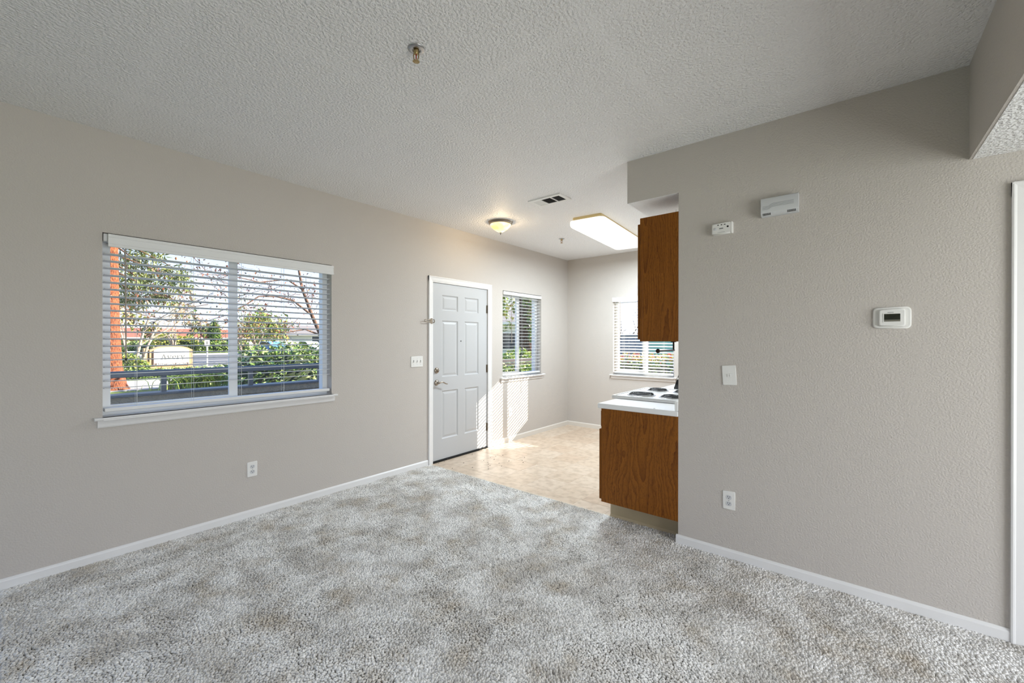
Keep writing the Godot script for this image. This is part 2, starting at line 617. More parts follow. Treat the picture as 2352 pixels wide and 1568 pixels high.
const WALL_C := Color(0.765, 0.739, 0.712)
const CEIL_C := Color(0.925, 0.922, 0.92)
const WALL_BUMP := 1.4
const CEIL_BUMP := 6.5


# ---------------------------------------------------------------- the room
func build_shell() -> void:
	# left wall: local x = -z of the world, local y up, local z = +x; the slab is 0.14 thick
	var left := Transform3D(Basis(Vector3.UP, TO_LEFT_WALL), Vector3.ZERO)
	var st := tool()
	plate(st, -ZR, 6.12, -0.1, H + 0.1, [[0.42, 1.92, 0.90, 2.07], [3.085, 4.030, -0.1, 2.055], [4.316, 5.218, 0.885, 2.066]], -0.15, 0.0, left)
	struct("wall_left", st, M.wall, "greige orange-peel textured wall with the wide window and the entry door")
	st = tool()
	plate(st, -0.15, XK + 0.14, -0.1, H + 0.1, [[0.815, 1.735, 0.872, 2.045]], ZC - 0.15, ZC)
	struct("wall_back", st, M.wall, "far kitchen wall with the small window beside the oak cabinets")
	st = span(XK, XK + 0.13, -0.1, H + 0.1, ZC - 0.05, ZB - 0.10)
	struct("wall_kitchen", st, M.wall, "kitchen wall behind the oak cabinets and the stove")
	st = tool()
	plate(st, XK, XR + 0.12, -0.1, H + 0.1, [[4.312, 5.12, -0.1, 2.045]], ZB - 0.13, ZB)
	struct("wall_right", st, M.wall, "greige wall that carries the thermostat and the door chime")
	st = tool()
	plate(st, 0.0, XR + 0.12, -0.1, H + 0.1, [[0.45, 3.45, 0.0, 2.1]], ZR, ZR + 0.14)
	struct("wall_rear", st, M.wall, "wall with the wide patio door behind the viewer")
	st = tool()
	plate(st, ZB - 0.13, ZR + 0.14, -0.1, H + 0.1, [[-2.35, -0.05, 0.0, 2.1]], -0.13, 0.0, Transform3D(Basis(Vector3(0, 0, 1), Vector3.UP, Vector3(-1, 0, 0)), Vector3(XR, 0, 0)))
	struct("wall_dining", st, M.wall, "dining side wall with its own patio door, outside the picture")
	st = span(XH, XR, LOW, H + 0.12, ZB, ZR)
	var hd := struct("trim_header", st, M.wall, "dropped header and low ceiling at the upper right")
	put("underside", span(XH + 0.012, XR, LOW - 0.002, LOW + 0.002, ZB + 0.001, ZR), M.ceiling, hd)
	st = span(-0.15, XR + 0.12, H, H + 0.12, ZC - 0.15, ZR + 0.14)
	struct("ceiling", st, M.ceiling, "white knockdown textured ceiling")
	# boxed soffit over the cabinets
	st = span(2.374, XK, 2.405, H, ZC, ZB)
	var so := struct("trim_soffit", st, M.wall, "boxed soffit above the oak wall cabinet")
	put("soffit_underside", span(2.376, XK, 2.403, 2.4052, ZC, ZB - 0.002), M.ceiling, so)

	build_baseboards()
	build_floor()
	# hall behind the doorway at the right edge
	st = tool()
	bx(st, Vector3(4.7, 1.2, ZB - 1.35), Vector3(1.6, 2.6, 0.1))
	bx(st, Vector3(3.98, 1.2, ZB - 0.73), Vector3(0.1, 2.6, 1.2))
	bx(st, Vector3(5.5, 1.2, ZB - 0.73), Vector3(0.1, 2.6, 1.2))
	bx(st, Vector3(4.7, 2.5, ZB - 0.73), Vector3(1.6, 0.1, 1.2))
	bx(st, Vector3(4.7, -0.06, ZB - 0.73), Vector3(1.6, 0.1, 1.2))
	struct("wall_closet", st, M.wall, "closet walls behind the doorway at the right edge")
	# casing of that doorway
	var cs := thing_struct("door_2", "white cased doorway at the right edge of the thermostat wall")
	casing_leg(cs, Transform3D(Basis.IDENTITY, Vector3(4.243, 0.0, ZB)), 2.115, 1.0)
	casing_leg(cs, Transform3D(Basis.IDENTITY, Vector3(5.189, 0.0, ZB)), 2.115, -1.0)
	casing_head(cs, Transform3D(Basis.IDENTITY, Vector3(4.243, 2.115, ZB)), 0.946)
	put("jamb", span(4.304, 4.324, -0.005, 2.047, ZB - 0.135, ZB + 0.004), M.trim, cs)
	put("jamb", span(5.108, 5.128, -0.005, 2.047, ZB - 0.135, ZB + 0.004), M.trim, cs)
	put("jamb", span(4.324, 5.108, 2.027, 2.047, ZB - 0.135, ZB + 0.004), M.trim, cs)
	# closed white slab set back in the doorway
	var slab := put("door_slab", span(4.326, 5.106, 0.012, 2.025, ZB - 0.115, ZB - 0.08, 0.002), M.door, cs)
	put("knob", lathe_mesh([[0.0, 0.0], [0.026, 0.0], [0.026, 0.006], [0.010, 0.010], [0.010, 0.03], [0.022, 0.036], [0.026, 0.048], [0.020, 0.06], [0.0, 0.064]], 20, Transform3D(Basis(Vector3.RIGHT, PI / 2), Vector3(5.04, 0.95, ZB - 0.08))), M.nickel, slab)
	patio_door("door_3", "wide sliding patio door behind the viewer", Transform3D(Basis(Vector3.UP, PI), Vector3(1.95, 0.0, ZR + 0.05)), 3.0)
	patio_door("door_4", "sliding patio door at the dining side", Transform3D(Basis(Vector3.UP, -PI / 2), Vector3(XR + 0.05, 0.0, -1.2)), 2.3)


func lathe_mesh(prof: Array, seg: int, xf: Transform3D) -> SurfaceTool:
	var st := tool()
	lathe(st, prof, seg, xf)
	return st


func thing_struct(called: String, label: String, at := Vector3.ZERO, turn := 0.0) -> Node3D:
	var o := Node3D.new()
	o.name = called
	add_child(o, true)
	o.position = at
	o.rotation.y = turn
	o.set_meta("kind", "structure")
	o.set_meta("label", label)
	return o


func patio_door(called: String, label: String, xf: Transform3D, w: float) -> void:
	var d := thing_struct(called, label)
	d.transform = xf
	var st := tool()
	plate(st, -w / 2, w / 2, 0.0, 2.1, [[-w / 2 + 0.07, -0.04, 0.09, 2.02], [0.04, w / 2 - 0.07, 0.09, 2.02]], -0.03, 0.03)
	put("frame", st, M.vinyl_white, d)
	put("pane", span(-w / 2 + 0.06, -0.03, 0.08, 2.03, -0.003, 0.003), M.glass, d)
	put("pane", span(0.03, w / 2 - 0.06, 0.08, 2.03, -0.003, 0.003), M.glass, d)


func base_profile(h: float, t: float) -> PackedVector2Array:
	return PackedVector2Array([Vector2(0, -0.012), Vector2(t, -0.012), Vector2(t, h - 0.014), Vector2(t * 0.82, h - 0.008), Vector2(t * 0.45, h - 0.002), Vector2(t * 0.30, h), Vector2(0, h)])


func baseboard(called: String, from: Vector3, to: Vector3, into: Vector3, h: float, t: float, m: Material, label: String) -> void:
	# a moulded board along the wall; `into` points into the room
	var st := tool()
	var along := to - from
	var b := Basis(into, Vector3.UP, into.cross(Vector3.UP))
	var s := signf(b.z.dot(along))
	extrude(st, base_profile(h, t), 0.0, along.length() * s, Transform3D(b, from))
	struct(called, st, m, label)


func build_baseboards() -> void:
	baseboard("baseboard_left", Vector3(0, 0, ZR), Vector3(0, 0, -3.028), Vector3.RIGHT, 0.056, 0.013, M.trim, "white baseboard along the window wall above the carpet")
	baseboard("baseboard_right", Vector3(XK - 0.012, 0, ZB), Vector3(4.243, 0, ZB), Vector3.BACK, 0.056, 0.013, M.trim, "white baseboard under the thermostat wall")
	baseboard("baseboard_entry", Vector3(0, 0, -4.092), Vector3(0, 0, ZC), Vector3.RIGHT, 0.064, 0.012, M.base_white, "pale cove baseboard on the window wall past the entry door")
	baseboard("baseboard_back", Vector3(0, 0, ZC), Vector3(XK, 0, ZC), Vector3.BACK, 0.064, 0.012, M.base_white, "pale cove baseboard along the far kitchen wall")
	baseboard("baseboard_dining", Vector3(5.189, 0, ZB), Vector3(XR, 0, ZB), Vector3.BACK, 0.056, 0.013, M.trim, "white baseboard past the doorway on the right")


func build_floor() -> void:
	var fl := struct("floor", span(-0.02, XK, -0.08, -0.0055, ZC, -3.06), M.grout, "beige square-tiled kitchen and entry floor")
	var r := RandomNumberGenerator.new()
	r.seed = 77
	var z := -3.07
	var zs := [-3.07, -3.222]
	while zs[-1] > ZC:
		zs.append(zs[-1] - 0.3015)
	var xs := [1.529]
	while xs[0] > 0.0:
		xs.insert(0, xs[0] - 0.3035)
	while xs[-1] < XK:
		xs.append(xs[-1] + 0.3035)
	for j in zs.size() - 1:
		for i in xs.size() - 1:
			var a := maxf(xs[i], -0.005) + 0.0022
			var b := minf(xs[i + 1], XK) - 0.0022
			var c := maxf(zs[j + 1], ZC) + 0.0022
			var d: float = zs[j] - 0.0022
			if b - a > 0.01 and d - c > 0.01:
				put("tile", span(a, b, -0.0075, -0.004 - r.randf() * 0.0005, c, d, 0.0012), M.tiles[r.randi() % 4], fl)
	var strip := struct("trim_carpet_edge", span(0.0, 2.2, -0.02, -0.001, -3.078, -3.058, 0.004), M.trim_beige, "narrow edge strip between carpet and kitchen floor")
	# carpet: backing and pile
	var cp := struct("carpet", span(0.0, XR, -0.06, -0.016, -3.064, ZR), M.backing, "grey-beige cut pile carpet of the living room")
	build_pile(cp)


func build_pile(parent: Node) -> void:
	# one short tuft, leaning; many copies with the direction of the nap and a little colour of their own
	var st := tool()
	var n := 5
	var prof := [[0.0056, 0.0], [0.0060, 0.40], [0.0058, 0.72], [0.0036, 1.0]]
	var hgt := 0.0165
	for i in prof.size() - 1:
		for k in n:
			var a := TAU * k / n
			var b := TAU * (k + 1) / n
			var lean := [Vector3(0.004, 0, 0) * pow(prof[i][1], 1.6), Vector3(0.004, 0, 0) * pow(prof[i + 1][1], 1.6)]
			var p := [Vector3(cos(a), 0, sin(a)) * prof[i][0] + Vector3.UP * hgt * prof[i][1] + lean[0], Vector3(cos(b), 0, sin(b)) * prof[i][0] + Vector3.UP * hgt * prof[i][1] + lean[0], Vector3(cos(b), 0, sin(b)) * prof[i + 1][0] + Vector3.UP * hgt * prof[i + 1][1] + lean[1], Vector3(cos(a), 0, sin(a)) * prof[i + 1][0] + Vector3.UP * hgt * prof[i + 1][1] + lean[1]]
			var q := [Vector3(cos(a), 0.25, sin(a)).normalized(), Vector3(cos(b), 0.25, sin(b)).normalized(), Vector3(cos(b), 0.6, sin(b)).normalized(), Vector3(cos(a), 0.6, sin(a)).normalized()]
			quad_s(st, p, q)
	for k in range(1, n - 1):
		var f := func(j: int) -> Vector3: return Vector3(cos(TAU * j / n), 0, sin(TAU * j / n)) * 0.0036 + Vector3(0.004, hgt, 0)
		tri(st, f.call(0), f.call(k), f.call(k + 1), Vector3.UP)
	var nap := FastNoiseLite.new()
	nap.seed = 5
	nap.frequency = 1.0
	nap.fractal_octaves = 3
	var soil := FastNoiseLite.new()
	soil.seed = 9
	soil.frequency = 3.4
	soil.fractal_octaves = 5
	soil.fractal_gain = 0.6
	var r := RandomNumberGenerator.new()
	r.seed = 3
	var where: Array[Transform3D] = []
	var tint: Array[Color] = []
	var step := PILE_STEP
	var x := 0.008
	while x < 6.4:
		var z := -3.060
		while z < 0.0:
			# only the carpet that a viewer near the camera can look down on
			var rel := Vector2(x - 3.68, z)
			var fwd := rel.dot(Vector2(-0.6316, -0.7753))
			var sideways := rel.dot(Vector2(0.7753, -0.6316))
			if fwd > 1.25 and absf(sideways) < fwd * 1.42 + 0.5 and (z > ZB + 0.010 or x < XK - 0.012):
				var px := x + r.randf_range(-0.5, 0.5) * step
				var pz := z + r.randf_range(-0.5, 0.5) * step
				var turn := nap.get_noise_2d(px * 1.1, pz * 1.1) * 4.0 + 0.6 + r.randf_range(-0.9, 0.9)
				var lean := 0.12 + 0.35 * absf(nap.get_noise_2d(px * 1.7 + 40.0, pz * 1.7)) + r.randf_range(-0.1, 0.25)
				var b := Basis(Vector3.UP, turn) * Basis(Vector3.BACK, -lean)
				var s := r.randf_range(0.85, 1.12)
				where.append(Transform3D(b.scaled(Vector3(s, s * r.randf_range(0.9, 1.05), s)), Vector3(clampf(px, 0.016, 6.4), -0.0150, maxf(pz, -3.056))))
				var blot := soil.get_noise_2d(px, pz) * 1.25 + soil.get_noise_2d(px * 0.45 + 60.0, pz * 0.45) * 0.9
				var worn := clampf(blot * 0.85 + 0.58, 0.0, 1.0)
				var warm := clampf(soil.get_noise_2d(px * 0.8 + 20.0, pz * 0.8) * 2.0 + 0.25, 0.0, 1.0)
				var c := Color(0.66, 0.63, 0.59).lerp(Color(0.66, 0.60, 0.52), warm).lerp(Color(0.96, 0.945, 0.92), worn) * r.randf_range(0.78, 1.05)
				if r.randf() < 0.10:
					c = c * 0.70
				c.a = 1.0
				tint.append(c)
			z += step
		x += step
	scatter("carpet_pile", st.commit(), where, tint, M.pile, parent)


func scatter(called: String, mesh: Mesh, where: Array[Transform3D], tint: Array[Color], m: Material, parent: Node) -> MultiMeshInstance3D:
	var mm := MultiMesh.new()
	mm.transform_format = MultiMesh.TRANSFORM_3D
	mm.use_colors = true
	mm.mesh = mesh
	mm.instance_count = where.size()
	for i in where.size():
		mm.set_instance_transform(i, where[i])
		mm.set_instance_color(i, tint[i])
	var o := MultiMeshInstance3D.new()
	o.name = called
	o.multimesh = mm
	o.material_override = m
	o.set_meta("kind", "stuff")
	parent.add_child(o, true)
	return o


const PILE_STEP := 0.0085


# ---------------------------------------------------------------- door and window trim
func casing_profile(s: float) -> PackedVector2Array:
	# across the casing: outer edge at 0, inner edge at 0.064
	return PackedVector2Array([Vector2(0, 0), Vector2(0, 0.017), Vector2(0.006 * s, 0.019), Vector2(0.012 * s, 0.017), Vector2(0.016 * s, 0.0145), Vector2(0.046 * s, 0.012), Vector2(0.054 * s, 0.009), Vector2(0.064 * s, 0.007), Vector2(0.064 * s, 0)])


func casing_leg(parent: Node, xf: Transform3D, h: float, s: float) -> void:
	var st := tool()
	extrude(st, casing_profile(s), -h, 0.012, xf * Transform3D(Basis(Vector3.RIGHT, Vector3.BACK, Vector3.DOWN), Vector3.ZERO))
	put("casing", st, M.trim, parent)


func casing_head(parent: Node, xf: Transform3D, w: float) -> void:
	# lies across the top; its outer edge is up
	var st := tool()
	extrude(st, casing_profile(1.0), 0.0, w, xf * Transform3D(Basis(Vector3.DOWN, Vector3.BACK, Vector3.RIGHT), Vector3.ZERO))
	put("casing", st, M.trim, parent)


func build_entry_door() -> void:
	# local frame: x = -z of the world, z = into the room
	var d := thing_struct("door_1", "white six-panel entry door with nickel lever and deadbolt", Vector3.ZERO, TO_LEFT_WALL)
	casing_leg(d, Transform3D(Basis.IDENTITY, Vector3(3.036, 0.0, 0.0)), 2.112, 1.0)
	casing_leg(d, Transform3D(Basis.IDENTITY, Vector3(4.082, 0.0, 0.0)), 2.112, -1.0)
	casing_head(d, Transform3D(Basis.IDENTITY, Vector3(3.036, 2.112, 0.0)), 1.046)
	put("jamb", span(3.085, 3.099, -0.005, 2.055, -0.15, 0.004), M.trim, d)
	put("jamb", span(4.020, 4.034, -0.005, 2.055, -0.15, 0.004), M.trim, d)
	put("jamb", span(3.098, 4.021, 2.046, 2.056, -0.15, 0.004), M.trim, d)
	var rows := [[0.248, 0.805], [0.965, 1.618], [1.728, 1.913]]
	var cols := [[3.248, 3.500], [3.612, 3.856]]
	var holes := []
	for c in cols:
		for q in rows:
			holes.append([c[0], c[1], q[0], q[1]])
	var st := tool()
	plate(st, 3.1015, 4.0175, 0.016, 2.0435, holes, -0.050, -0.010)
	put("slab", st, M.door, d)
	for h in holes:
		var p := tool()
		raised_panel(p, h, -0.010)
		put("panel", p, M.door, d)
	put("threshold", span(3.10, 4.02, -0.004, 0.012, -0.12, 0.012, 0.004), M.gap, d)
	var sw := tool()
	var r := RandomNumberGenerator.new()
	r.seed = 4
	for k in 46:
		bx(sw, Vector3(3.11 + k * 0.0198, 0.006 + r.randf() * 0.006, 0.010 + r.randf() * 0.010), Vector3(0.006 + r.randf() * 0.008, 0.004, 0.006), 0.001, Transform3D(Basis(Vector3.UP, r.randf_range(-0.2, 0.2)), Vector3.ZERO))
	put("sweep", sw, M.sweep, d)
	for y in [1.791, 1.025, 0.270]:
		var hg := tool()
		bx(hg, Vector3(4.008, y, -0.0085), Vector3(0.022, 0.10, 0.003), 0.001)
		for k in 3:
			lathe(hg, [[0.0, 0.0], [0.005, 0.0], [0.005, 0.032], [0.0, 0.032]], 10, Transform3D(Basis.IDENTITY, Vector3(4.019, y - 0.050 + k * 0.034, 0.001)))
		put("hinge", hg, M.nickel, d)
	var facing := Basis(Vector3.RIGHT, PI / 2)   # turns a lathe so that it points into the room
	var db := put("deadbolt", lathe_mesh([[0.0, 0.0], [0.033, 0.0], [0.033, 0.006], [0.029, 0.012], [0.021, 0.016], [0.020, 0.022], [0.0, 0.024]], 28, Transform3D(facing, Vector3(3.165, 1.045, -0.010))), M.nickel, d)
	put("thumb_turn", box(Vector3(3.165, 1.045, 0.020), Vector3(0.034, 0.010, 0.014), 0.004), M.nickel, db)
	var lv := put("lever_handle", lathe_mesh([[0.0, 0.0], [0.033, 0.0], [0.033, 0.005], [0.026, 0.013], [0.014, 0.018], [0.011, 0.030], [0.012, 0.050], [0.0, 0.052]], 28, Transform3D(facing, Vector3(3.165, 0.905, -0.010))), M.nickel, d)
	var bar := tool()
	var pts := []
	var rad := []
	for k in 15:
		var u := k / 14.0
		pts.append(Vector3(3.165 + u * 0.125, 0.905 + 0.010 * sin(u * 5.4 - 0.3) - 0.010 * u, 0.038 + 0.004 * sin(u * 3.0)))
		rad.append(0.0085 - 0.003 * u)
	tube(bar, pts, rad, 10)
	put("lever", bar, M.nickel, lv)
	put("peephole", lathe_mesh([[0.0, 0.0], [0.007, 0.0], [0.007, 0.003], [0.004, 0.004], [0.0, 0.003]], 14, Transform3D(facing, Vector3(3.549, 1.380, -0.010))), M.dark, d)
	# swing-bar guard on the casing
	var g := tool()
	bx(g, Vector3(3.075, 1.605, 0.013), Vector3(0.028, 0.062, 0.006), 0.002)
	bx(g, Vector3(3.052, 1.605, 0.022), Vector3(0.024, 0.046, 0.010), 0.003)
	tube(g, [Vector3(3.055, 1.618, 0.026), Vector3(2.985, 1.618, 0.030), Vector3(2.965, 1.615, 0.030), Vector3(2.962, 1.605, 0.030), Vector3(2.965, 1.595, 0.030), Vector3(2.985, 1.592, 0.030), Vector3(3.055, 1.592, 0.026)], [0.004], 8)
	put("swing_bar_guard", g, M.nickel, d)
	var kb := tool()
	tube(kb, [Vector3(3.110, 1.588, -0.010), Vector3(3.110, 1.588, 0.012), Vector3(3.112, 1.605, 0.022), Vector3(3.110, 1.622, 0.012), Vector3(3.110, 1.622, -0.010)], [0.0055], 8)
	put("guard_catch", kb, M.nickel, d)


func raised_panel(st: SurfaceTool, h: Array, z: float) -> void:
	# [x0, x1, y0, y1]: a moulded frame that falls back, then a raised field
	var rings := [[0.0, 0.0], [0.010, -0.009], [0.018, -0.0105], [0.040, -0.004], [0.0405, -0.004]]
	for i in rings.size() - 1:
		var a: float = rings[i][0]
		var b: float = rings[i + 1][0]
		var za: float = z + rings[i][1]
		var zb: float = z + rings[i + 1][1]
		var o := [Vector3(h[0] + a, h[2] + a, za), Vector3(h[1] - a, h[2] + a, za), Vector3(h[1] - a, h[3] - a, za), Vector3(h[0] + a, h[3] - a, za)]
		var n := [Vector3(h[0] + b, h[2] + b, zb), Vector3(h[1] - b, h[2] + b, zb), Vector3(h[1] - b, h[3] - b, zb), Vector3(h[0] + b, h[3] - b, zb)]
		for k in 4:
			var j := (k + 1) % 4
			var nn: Vector3 = (o[j] - o[k]).cross(n[k] - o[k]).normalized()
			quad(st, o[k], o[j], n[j], n[k], nn if nn.z > 0 else -nn)
	var e: float = rings[-1][0]
	quad(st, Vector3(h[0] + e, h[2] + e, z - 0.004), Vector3(h[1] - e, h[2] + e, z - 0.004), Vector3(h[1] - e, h[3] - e, z - 0.004), Vector3(h[0] + e, h[3] - e, z - 0.004), Vector3.BACK)


func build_window(called: String, label: String, at: Vector3, turn: float, w: float, h: float, sill_over: float) -> void:
	# origin: middle of the opening's foot on the face of the wall
	var d := thing_struct(called, label, at, turn)
	var f := 0.042
	var st := tool()
	plate(st, -w / 2, w / 2, 0.0, h, [[-w / 2 + f, w / 2 - f, f, h - f]], -0.15, -0.085)
	put("frame", st, M.vinyl_white, d)
	var s := tool()   # the sliding sash on the left, with its meeting rail
	plate(s, -w / 2 + f - 0.004, 0.030, f - 0.004, h - f + 0.004, [[-w / 2 + f + 0.006, -0.028, f + 0.020, h - f - 0.016]], -0.118, -0.096)
	put("sash", s, M.vinyl_white, d)
	put("mullion", span(-0.012, 0.036, f, h - f, -0.140, -0.119, 0.003), M.vinyl_white, d)
	put("pane", span(-w / 2 + f, 0.0, f + 0.010, h - f, -0.109, -0.105), M.glass, d)
	put("pane", span(0.0, w / 2 - f, f, h - f, -0.131, -0.127), M.glass, d)
	# stool and apron
	var so := tool()
	bx(so, Vector3(0, -0.009, -0.022), Vector3(w + 0.002, 0.018, 0.126))
	var nose := PackedVector2Array([Vector2(-0.0, -0.018), Vector2(0.036, -0.018), Vector2(0.041, -0.014), Vector2(0.043, -0.009), Vector2(0.041, -0.004), Vector2(0.036, 0.0), Vector2(0.0, 0.0)])
	extrude(so, nose, -w / 2 - sill_over, w / 2 + sill_over, Transform3D(Basis(Vector3.BACK, Vector3.UP, Vector3.LEFT), Vector3.ZERO))
	put("sill", so, M.trim, d)
	var ap := tool()
	var pr := PackedVector2Array([Vector2(0, -0.066), Vector2(0.008, -0.066), Vector2(0.013, -0.058), Vector2(0.015, -0.040), Vector2(0.018, -0.024), Vector2(0.020, -0.018), Vector2(0, -0.018)])
	extrude(ap, pr, -w / 2 - sill_over + 0.016, w / 2 + sill_over - 0.016, Transform3D(Basis(Vector3.BACK, Vector3.UP, Vector3.LEFT), Vector3.ZERO))
	put("apron", ap, M.trim, d)


func build_blind(label: String, at: Vector3, turn: float, w: float, top: float, first: float, pitch: float, count: int, tilt: float, rail_y: float, valance: Array, wand_x: float, wand_len: float, ladders: Array, group: String) -> void:
	# a white slatted blind; heights are from the foot of the opening
	var o := thing("window_blind", label, "blind", at, turn, group)
	var z := -0.036
	put("headrail", span(-w / 2, w / 2, top - 0.052, top - 0.004, z - 0.026, z + 0.024, 0.002), M.slat, o)
	# valance: [x0, x1, y0, y1, z of its face]
	var va := tool()
	var vh: float = valance[3] - valance[2]
	var pr := PackedVector2Array([Vector2(-0.013, 0.0), Vector2(-0.004, 0.0), Vector2(0.0, 0.004), Vector2(0.0, vh * 0.22), Vector2(-0.003, vh * 0.26), Vector2(-0.003, vh * 0.72), Vector2(0.0, vh * 0.78), Vector2(0.0, vh - 0.004), Vector2(-0.004, vh), Vector2(-0.013, vh)])
	extrude(va, pr, -valance[1], -valance[0], Transform3D(Basis(Vector3.BACK, Vector3.UP, Vector3.LEFT), Vector3(0, valance[2], valance[4])))
	put("valance", va, M.slat, o)
	var sl := tool()
	var cross := PackedVector2Array()
	for k in 9:   # slightly crowned section, 50 mm deep
		var u := k / 8.0 * 2.0 - 1.0
		cross.append(Vector2(u * 0.025, 0.0016 * (1.0 - u * u) + 0.0013))
	for k in range(8, -1, -1):
		var u := k / 8.0 * 2.0 - 1.0
		cross.append(Vector2(u * 0.025, 0.0016 * (1.0 - u * u) - 0.0013))
	extrude(sl, cross, -w / 2 + 0.004, w / 2 - 0.004, Transform3D(Basis(Vector3.BACK, Vector3.UP, Vector3.LEFT), Vector3.ZERO))
	var slat := sl.commit()
	for k in count:
		var s := put("slat", slat, M.slat, o)
		s.position = Vector3(0, first - k * pitch, z)
		s.rotation_degrees.x = tilt + sin(k * 2.7) * 0.35
		s.rotation_degrees.z = sin(k * 1.9 + w) * 0.06
	put("bottom_rail", span(-w / 2 + 0.004, w / 2 - 0.004, rail_y - 0.024, rail_y, z - 0.025, z + 0.025, 0.003), M.slat, o)
	for x in ladders:
		var st := tool()
		for q in [-0.0265, 0.0265]:
			tube(st, [Vector3(x, rail_y, z + q), Vector3(x, top - 0.05, z + q)], [0.0008], 5)
		tube(st, [Vector3(x + 0.006, rail_y, z), Vector3(x + 0.006, top - 0.05, z)], [0.0009], 5)
		put("ladder_cord", st, M.cord, o)
	if wand_len > 0.0:
		var wd := tool()
		tube(wd, [Vector3(wand_x, top - 0.05, z + 0.034), Vector3(wand_x, top - 0.075, z + 0.036), Vector3(wand_x + 0.002, top - wand_len, z + 0.040)], [0.0022, 0.0042, 0.0042], 7)
		var wn := put("tilt_wand", wd, M.wand, o)
		put("wand_tip", lathe_mesh([[0.0, 0.0], [0.0055, 0.002], [0.0055, 0.016], [0.0, 0.018]], 8, Transform3D(Basis.IDENTITY, Vector3(wand_x + 0.002, top - wand_len - 0.016, z + 0.040))), M.dark, wn)


func build_windows() -> void:
	var left := func(z: float, y: float) -> Vector3: return Vector3(0, y, z)
	build_window("window_1", "wide sliding window in the left wall looking out to the street", left.call(-1.17, 0.90), TO_LEFT_WALL, 1.50, 1.17, 0.040)
	build_window("window_2", "narrow sliding window right of the entry door", left.call(-4.767, 0.885), TO_LEFT_WALL, 0.902, 1.181, 0.055)
	build_window("window_3", "small kitchen window in the far wall", Vector3(1.275, 0.872, ZC), 0.0, 0.92, 1.173, 0.042)
	build_blind("wide white slatted blind half open in the street-side window", left.call(-1.17, 0.90), TO_LEFT_WALL, 1.488, 1.17, 1.040, 0.0454, 20, -7.5, 0.052, [-0.725, 0.762, 1.082, 1.163, 0.018], -0.642, 0.80, [-0.585, -0.275, 0.03, 0.345], "white slatted blinds")
	build_blind("narrow white slatted blind in the window beside the entry door", left.call(-4.767, 0.885), TO_LEFT_WALL, 0.888, 1.181, 1.105, 0.0454, 23, -3.0, 0.045, [-0.444, 0.444, 1.128, 1.172, 0.012], -0.26, 0.72, [-0.30, 0.0, 0.30], "white slatted blinds")
	build_blind("sunlit white slatted blind in the kitchen window behind the stove", Vector3(1.275, 0.872, ZC), 0.0, 0.905, 1.173, 1.090, 0.0440, 24, 16.5, 0.045, [-0.468, 0.452, 1.105, 1.172, 0.016], -0.345, 0.62, [-0.30, 0.0, 0.30], "white slatted blinds")


